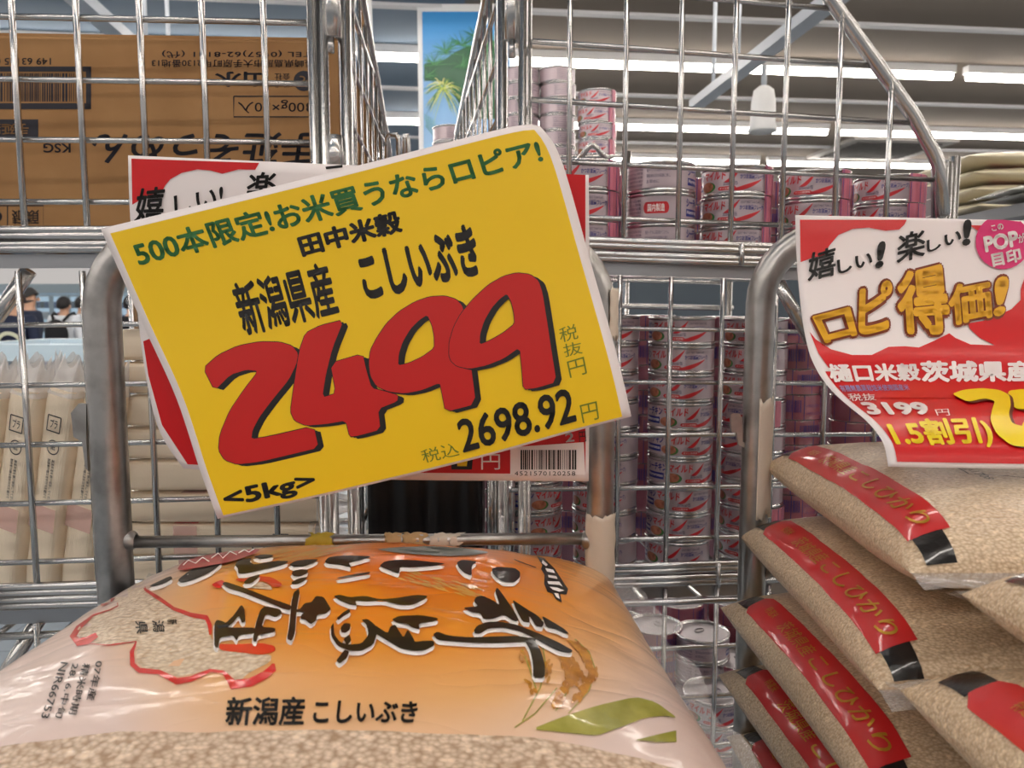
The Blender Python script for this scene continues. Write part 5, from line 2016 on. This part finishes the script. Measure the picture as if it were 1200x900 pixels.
# big brush writing, white backed
strokes = [
    Z1([(345, 176), (420, 140), (430, 150), (400, 166), (360, 178)]), Z1([(445, 156), (490, 120), (555, 90), (600, 81), (600, 98), (560, 128), (500, 155), (460, 165)]),
    Z2([(195, 146), (215, 120), (280, 112), (268, 130), (292, 145), (400, 125), (467, 127), (440, 145), (330, 170), (250, 190), (212, 190), (210, 165)]), Z2([(285, 105), (330, 92), (390, 96), (375, 107), (320, 115)]),
    Z2([(465, 145), (500, 125), (560, 118), (617, 117), (590, 135), (545, 152), (490, 155)]), Z2([(478, 190), (490, 175), (530, 168), (564, 172), (555, 190), (520, 205), (490, 203)]), Z2([(476, 236), (510, 215), (562, 206), (545, 225), (510, 243), (485, 245)]),
    Z2([(645, 130), (665, 108), (720, 98), (890, 102), (800, 128), (765, 135), (780, 160), (720, 145), (660, 140)]), Z2([(702, 213), (780, 195), (877, 181), (865, 192), (790, 207), (725, 217)]),
    Z3([(60, 100), (85, 80), (140, 72), (240, 75), (372, 90), (320, 100), (210, 108), (155, 105), (150, 139), (100, 120), (70, 108)]), Z3([(420, 85), (445, 72), (517, 80), (490, 100), (490, 149), (455, 135), (430, 110)]),
    Z3([(585, 115), (610, 105), (690, 110), (716, 130), (715, 155), (690, 178), (640, 178), (605, 155), (588, 135)]),
    Z2([(238, 236), (265, 210), (322, 193), (310, 215), (275, 240), (250, 243)]),
    Z2([(130, 240), (150, 231), (220, 255), (300, 285), (400, 325), (480, 352), (472, 376), (430, 365), (330, 325), (230, 285), (160, 265)]),
    Z2([(490, 285), (517, 266), (520, 290), (510, 340), (502, 420), (497, 490), (480, 532), (456, 520), (470, 440), (478, 340)]),
    Z2([(475, 372), (520, 372), (545, 340), (580, 335), (602, 303), (640, 308), (660, 340), (677, 370), (650, 395), (610, 397), (600, 430), (575, 447), (550, 425), (524, 420), (530, 395), (550, 385), (520, 384), (478, 384)]),
    Z2([(285, 530), (300, 440), (320, 375), (345, 355), (420, 370), (432, 390), (400, 412), (360, 397), (345, 402), (328, 460), (397, 465), (397, 485), (312, 500), (302, 537)]),
    Z2([(93, 440), (105, 424), (130, 430), (150, 440), (190, 400), (225, 348), (242, 365), (249, 432), (230, 440), (215, 402), (185, 440), (155, 463), (300, 463), (300, 492), (215, 502), (205, 532), (185, 502), (120, 512), (110, 567), (93, 560), (91, 480)]),
    Z2([(690, 305), (720, 297), (770, 310), (850, 303), (920, 320), (1000, 315), (1100, 298), (1164, 303), (1140, 325), (1080, 350), (1020, 350), (940, 327), (860, 332), (800, 327), (807, 352), (770, 347), (720, 327)]),
    Z2([(705, 417), (740, 385), (770, 369), (777, 385), (740, 406), (715, 427)]), Z2([(725, 465), (745, 440), (777, 443), (772, 475), (750, 491), (728, 487)]),
    Z2([(676, 460), (690, 438), (694, 500), (722, 538), (770, 550), (830, 543), (866, 500), (858, 450), (830, 424), (862, 419), (903, 453), (908, 500), (888, 550), (830, 582), (770, 582), (710, 557), (678, 510)]),
    Z2([(745, 575), (767, 585), (757, 617), (720, 647), (703, 630), (725, 600)]), Z2([(738, 520), (770, 498), (778, 530), (755, 557)]),
    Z3([(115, 355), (150, 338), (260, 334), (337, 350), (320, 363), (242, 373), (248, 402), (210, 392), (190, 376), (140, 371)]),
    Z3([(0, 365), (40, 382), (98, 420), (110, 388), (132, 378), (152, 410), (172, 440), (192, 400), (217, 440), (225, 460), (270, 454), (312, 454), (317, 475), (270, 500), (220, 503), (160, 492), (110, 462), (60, 432), (0, 398)]),
    Z3([(308, 425), (330, 411), (380, 430), (480, 438), (600, 434), (700, 431), (745, 438), (792, 443), (785, 460), (720, 461), (600, 466), (480, 463), (380, 456), (330, 451)]),
    Z3([(500, 405), (515, 385), (560, 367), (620, 364), (700, 379), (800, 419), (900, 464), (962, 500), (950, 513), (890, 502), (800, 452), (720, 412), (640, 393), (570, 396), (530, 421), (505, 421)]),
    Z3([(735, 448), (782, 448), (812, 500), (833, 570), (830, 630), (779, 629), (777, 560), (763, 500)]),
    Z3([(448, 300), (520, 294), (500, 270), (510, 249), (540, 243), (590, 265), (622, 288), (600, 222), (610, 203), (642, 245), (692, 320), (713, 361), (690, 364), (640, 332), (590, 352), (545, 354), (530, 327), (490, 322)]),
    Z3([(680, 260), (720, 288), (800, 338), (828, 370), (820, 392), (790, 387), (760, 337), (763, 371), (730, 367), (700, 312)]),
    Z3([(818, 338), (870, 368), (920, 398), (945, 423), (920, 420), (890, 402), (840, 392), (828, 365)]),
]
D = Decal(gsurf, 10)
for i, s in enumerate(strokes):
    c = smooth2(s, 1)
    for dx, dy in ((-1.4, 2.6), (-.4, 4.2), (.2, 2.4)):
        D.poly([(x + dx, y + dy) for x, y in c], 1, .0006 + .00001 * i)
for i, s in enumerate(strokes):
    D.poly(smooth2(s, 1), 0, .0011 + .00001 * i)
tag(D.build('brush_lettering', [M_BBLK, M_BWHT], bag), 'black brush writing edged in white')
# small writing
D = Decal(gsurf, 10)
D.text('新潟産', [(264, 818), (358, 817), (358, 851), (264, 852)], 0, .0006, .025, shear=.1)
D.text('こしいぶき', [(367, 821), (490, 823), (489, 848), (367, 849)], 0, .0006, .03, shear=.1)
D.build('variety_lettering', M_BBLK, bag)
D = Decal(gsurf, 10)


def turned(s, p0, p1, w, mi=0, bold=.01):
    """writing that runs down the picture, tops to the right"""
    p0, p1 = Vector(p0), Vector(p1)
    n = Vector((w, w * .12))
    D.text(s, [tuple(p0 + n), tuple(p1 + n), tuple(p1), tuple(p0)], mi, .0006, bold)


Z7 = zt(0, 690, 4.2857)
turned('07年産', Z7([(482, 366)])[0], Z7([(436, 562)])[0], 9.5)
turned('精米時期', Z7([(418, 378)])[0], Z7([(346, 634)])[0], 9.5)
turned('28. 6.中旬', Z7([(364, 378)])[0], Z7([(278, 652)])[0], 9)
turned('NIR66753', Z7([(308, 372)])[0], Z7([(206, 652)])[0], 9)
D.build('date_code', M_BBLK, bag)
D = Decal(gsurf, 10)
for ch, q in (('新', [(208, 727), (208, 733), (196, 733), (196, 727)]), ('潟', [(192, 728), (194, 742), (180, 742), (178, 728)]), ('県', [(172, 729), (174, 744), (160, 744), (158, 729)])):
    D.text(ch, [q[0], q[1], q[2], q[3]], 0, .0006, .015)
D.build('map_lettering', M_BBLK, bag)
# seal, straw, grain ears, leaf
D = Decal(gsurf, 10)
D.poly(smooth2([(208, 670), (216, 660), (240, 653), (275, 648), (306, 646), (300, 651), (272, 661), (240, 667), (216, 671)], 2), 0, .0016)
for pts in ([(216, 666), (222, 660), (230, 664), (238, 657), (246, 662)], [(248, 658), (256, 652), (262, 658), (270, 650), (278, 654)], [(280, 652), (287, 648), (292, 651), (298, 647)]):
    D.line(pts, 1.3, 1, .0022)
D.build('red_seal', [M_BCRIM, M_BWHT], bag)
D = Decal(gsurf, 10)
rq = random.Random(4)
for i in range(58):
    x = rq.uniform(238, 372); y = 668 - (x - 238) * .17 + rq.uniform(-6, 9)
    l = rq.uniform(26, 60)
    D.line([(x, y), (x + l * .5, y - l * .14), (x + l, y - l * .24)], [.6, 1.1, .4], 0, .0004 + .000003 * i)
D.build('straw_picture', [M_BSTRAW], bag)
D = Decal(gsurf, 10)
for i in range(46):
    x = rq.uniform(462, 556); y = 672 + (x - 462) * .24 + rq.uniform(-7, 7)
    D.line([(x, y), (x + 7, y + 2), (x + 14, y + 5)], [.5, 2.2, .5], 0, .0004 + .000003 * i)
D.build('straw_picture', [M_BSTRAW], bag)
D = Decal(gsurf, 10)
stems = [Z4b([(245, 400), (300, 450), (325, 520), (300, 600), (220, 690)]), Z4b([(190, 460), (240, 500), (230, 580), (170, 680)]), Z4b([(120, 430), (130, 500), (110, 590), (40, 720)]), Z4b([(40, 440), (70, 520), (95, 600)]), Z4b([(175, 590), (90, 690), (10, 745)])]
for s in stems:
    D.line(s, 1.4, 1, .0005)
for (x0, y0, x1, y1, n) in ((235, 410, 290, 470, 26), (290, 470, 320, 560, 30), (310, 560, 240, 640, 26), (200, 470, 240, 580, 34), (240, 520, 170, 660, 40), (220, 470, 270, 560, 26), (140, 470, 130, 560, 8), (40, 460, 60, 500, 5), (60, 560, 90, 620, 5)):
    for i in range(n):
        q = rq.random()
        x, y = x0 + (x1 - x0) * q + rq.uniform(-16, 16), y0 + (y1 - y0) * q + rq.uniform(-10, 10)
        an = math.atan2(y1 - y0, x1 - x0) + rq.uniform(-.6, .6)
        l, w_ = rq.uniform(12, 18), rq.uniform(5, 8)
        D.poly(Z4b([(x + l * math.cos(k * .785) * math.cos(an) - w_ * math.sin(k * .785) * math.sin(an), y + l * math.cos(k * .785) * math.sin(an) + w_ * math.sin(k * .785) * math.cos(an)) for k in range(8)]), 0, .0005 + .000004 * rq.randrange(60))
D.build('rice_ear_picture', [M_BWHEAT, M_BGRN], bag)
D = Decal(gsurf, 10)
D.poly(smooth2(Z4b([(75, 752), (200, 702), (330, 660), (480, 625), (560, 645), (645, 708), (600, 700), (520, 706), (420, 745), (330, 778), (200, 764)]), 1), 0, .0005)
D.poly(Z4b([(480, 794), (560, 774), (640, 756), (641, 802), (560, 802)]), 0, .0005)
D.build('leaf_picture', M_BGRN, bag)
D = Decal(gsurf, 10)
D.poly(smooth2(Z3([(40, 18), (150, 8), (300, 2), (480, 14), (580, 32), (500, 46), (350, 50), (200, 40), (110, 30)]), 1), 0, .0005)
for pts in ([(150, 22), (260, 30), (340, 34)], [(300, 12), (380, 20), (450, 24)]):
    D.line(Z3(pts), 1, 1, .0008)
D.build('ground_picture', [M_BGREY, mat('bag_dark_green_print', srgb(70, 84, 74), .4)], bag)
# jagged logo turned on its side
D = Decal(gsurf, 10)
lg = smooth2(Z3([(795, 50), (830, 60), (850, 80), (880, 110), (890, 125), (925, 180), (942, 205), (935, 230), (905, 228), (912, 268), (885, 252), (868, 225), (845, 218), (830, 180), (832, 140), (815, 110), (822, 92)]), 0)
D.poly(lg, 0, .0005)
for p in ([(822, 70), (846, 92), (838, 100), (818, 84)], [(834, 108), (872, 116), (880, 132), (842, 124)], [(846, 140), (886, 146), (892, 160), (850, 152)], [(844, 170), (900, 172), (916, 196), (900, 188), (850, 184)], [(854, 196), (890, 200), (924, 214), (900, 220), (870, 210)], [(876, 226), (896, 228), (902, 254), (886, 244)]):
    D.poly(Z3(p), 1, .0008)
for k in range(5):
    D.line(Z3([(690 + k * 18, 66 + k * 7), (720 + k * 18, 80 + k * 6)]), .9, 0, .0006)
D.build('logo_print', [M_BBLK, M_BWHT], bag)

# ---- white rice bags on the second trolley
M_LRED = mat('bag_label_red', srgb(196, 26, 30), .38, coat=.5)
M_LGOLD = mat('bag_label_gold', srgb(190, 142, 44), .3, .6)
M_LBLK = mat('bag_black_band', srgb(16, 14, 15), .3, coat=.8, bump=(90, .5, .003))
M_LINE = mat('bag_grey_ink', srgb(60, 52, 48), .5)


def small_bag(c, a, b, top, bot, yaw, label, group, seed, panel=True, roll=0.0, pitch=0.0, lab=(-.955, -.80), lv=(-.86, .72)):
    p = Pillow(c, a, b, top, bot, yaw, pitch, roll, pu=5.0, pv=4.0, q=.5, lump=.0016, seed=seed, pinch=.03)
    t = thing('rice_bag', label, 'rice bag', c, group)
    us, vs = knots(34), knots(38)
    mb = MB().grid(lambda u, v: p.at(u, v), 0, 0, us=us, vs=vs).grid(lambda u, v: p.at(u, v, -1), 0, 0, us=us[::-1], vs=vs)
    mb.build('rice_filled_film', RICE2, t)
    d = Decal(p, .05)
    u0, u1 = lab
    d.poly([(u0, lv[0]), (u1, lv[0]), (u1, lv[1] - .05), (u1 - .03, lv[1]), (u0 + .03, lv[1]), (u0, lv[1] - .05)], 0, .0009)
    d.build('red_label', M_LRED, t)
    d = Decal(p, .05)
    um = (u0 + u1) / 2
    w = (u1 - u0)
    # writing runs from the far end to the near end, tops towards the middle of the bag
    q = lambda va, vb, ua, ub: [(ub, va), (ub, vb), (ua, vb), (ua, va)]
    d.text('茨城県産', q(lv[1] - .38, lv[1] - .76, um - w * .22, um + w * .26), 0, .0014, .0, shear=.15)
    d.text('こしひかり', q(lv[1] - .80, lv[0] + .05, um - w * .24, um + w * .24), 0, .0014, .01, shear=.15)
    d.text('特選米', q(lv[1] - .16, lv[1] - .28, um - w * .1, um + w * .2), 0, .0014, .0)
    d.build('label_lettering', M_LGOLD, t)
    for va, vb in ((lv[1] - .005, lv[1] + .15), (max(-.99, lv[0] - .25), lv[0] + .005)):
        d = Decal(p, .04)
        d.poly([(u0 + .015, va), (u1 - .03, va), (u1 - .03, vb), (u0 + .015, vb)], 0, .0007)
        d.build('black_band', M_LBLK, t)
    if panel:
        d = Decal(p, .05)
        d.line([(-.35, .55), (-.48, -.35), (-.05, -.55), (.6, -.5)], .008, 0, .0008)
        d.line([(-.35, .55), (.6, .62)], .008, 0, .0008)
        for k in range(3):
            d.line([(-.4 + .05 * k, .3 - k * .28), (.55, .36 - k * .28)], .006, 0, .0008)
        d.text('品名 精米 茨城県産 単一原料米', q(.45, -.25, -.40, -.34), 0, .0008, .0)
        d.text('内容量 5kg 精米時期 下部記載', q(.45, -.25, -.28, -.22), 0, .0008, .0)
        d.text('販売者 TEL 0299-42-1708', q(.35, -.45, -.46, -.41), 0, .0008, .0)
        d.text('26. 6', q(-.60, -.78, -.30, -.22), 0, .0008, .02)
        d.text('07年産', q(-.60, -.80, -.20, -.12), 0, .0008, .02)
        d.build('printed_panel', M_LINE, t)
    seam_film(p, 'sealed_end', 1, t, .014, 'v', seed)
    seam_film(p, 'sealed_end', -1, t, .014, 'v', seed + 5)
    return p


RB = [1.355, 1.300, 1.243, 1.190, 1.135, 1.080]
GA = 'white rice bags in the far row on the second trolley'
far = ['topmost', 'second', 'third', 'fourth', 'fifth', 'lowest']
XS = [.200, .184, .176, .178, .182, .18]
for k, z in enumerate(RB):
    small_bag((XS[k] + .118, .462, z - .026), .128, .124, .030, .0235, (-.05, -.03, .02, .05, 0, 0)[k], f'{far[k]} white rice bag with red label in the far trolley row', GA, k + 1, panel=k < 3)
GBB = 'white rice bags in the near row on the second trolley'
XN = [.206, .180, .178, .190, .2, .2]
for k, z in enumerate([1.352, 1.306, 1.241, 1.186, 1.131, 1.077]):
    small_bag((XN[k] + .122, .214, z - .026), .128, .116, .030, .0235, (.03, .0, .0, 0, 0, 0)[k], f'{far[k]} white rice bag in the near trolley row close to the camera', GBB, k + 11, panel=False)

# ---- rice bags piled far behind
pz = P(1180, 256, 2.15).z
tb = thing('display_table', 'low grey display table carrying the far pile of rice bags', 'table', (P(1240, 363, 2.2).x, 2.2, 0))
tx0, tx1 = P(1105, 363, 2.15).x, P(1400, 363, 2.15).x
MB().box((tx0, 1.80, pz - .03), (tx1, 2.5, pz)).build('table_top', mat('table_board', srgb(120, 120, 124), .5), tb)
for x in (tx0 + .04, tx1 - .04):
    for y in (1.86, 2.44):
        MB().tube([(x, y, 0), (x, y, pz - .03)], .018, 10).build('leg', M_FLATBAR, tb)
GP = 'rice bags piled on the far table'
for k in range(4):
    zc = pz + .022 + (3 - k) * .0435
    p = Pillow((P(1128, 200, 2.1).x + .20 + .006 * (k % 2), 2.22, zc), .20, .16, .0225, .0205, 0.03 * (k - 1), pu=3.2, pv=3, q=.5, lump=.003, seed=30 + k)
    t = thing('rice_bag', f'{("topmost", "second", "third", "lowest")[k]} cream rice bag in the far pile beside the cage post', 'rice bag', p.c, GP)
    MB().grid(lambda u, v: p.at(u, v), 0, 0, us=knots(26), vs=knots(24)).grid(lambda u, v: p.at(u, v, -1), 0, 0, us=knots(26)[::-1], vs=knots(24)).build('rice_filled_film', mat('cream_bag_film', srgb(222, 212, 184), .35, coat=.6, bump=(40, .5, .004)), t)
    d = Decal(p, .08)
    d.poly([(-.62, -.70), (-.1, -.66), (-.05, -.50), (-.6, -.52)], 0, .001)
    d.line([(-.02, -.68), (.25, -.60)], .09, 0, .001)
    d.build('red_print', mat('faded_red_print', srgb(196, 92, 104), .4), t)
for k in range(2):
    p = Pillow((P(1172, 200, 1.86).x + .16 + .02 * k, 1.88, pz + .042 - .026 * k), .16, .075, .014, .011, -.05, roll=-.10 if k == 0 else 0, pu=3.2, pv=3, q=.5, lump=.003, seed=40 + k)
    t = thing('rice_bag', ('upper', 'lower')[k] + ' grey tinted rice bag leaning before the cream pile', 'rice bag', p.c, 'grey bags before the far pile')
    MB().grid(lambda u, v: p.at(u, v), 0, 0, us=knots(26), vs=knots(24)).grid(lambda u, v: p.at(u, v, -1), 0, 0, us=knots(26)[::-1], vs=knots(24)).build('rice_filled_film', mat('grey_bag_film', srgb(158, 160, 152), .3, coat=.8, bump=(40, .5, .004)), t)
    seam_film(p, 'sealed_end', -1, t, .02, 'u', 3 + k)
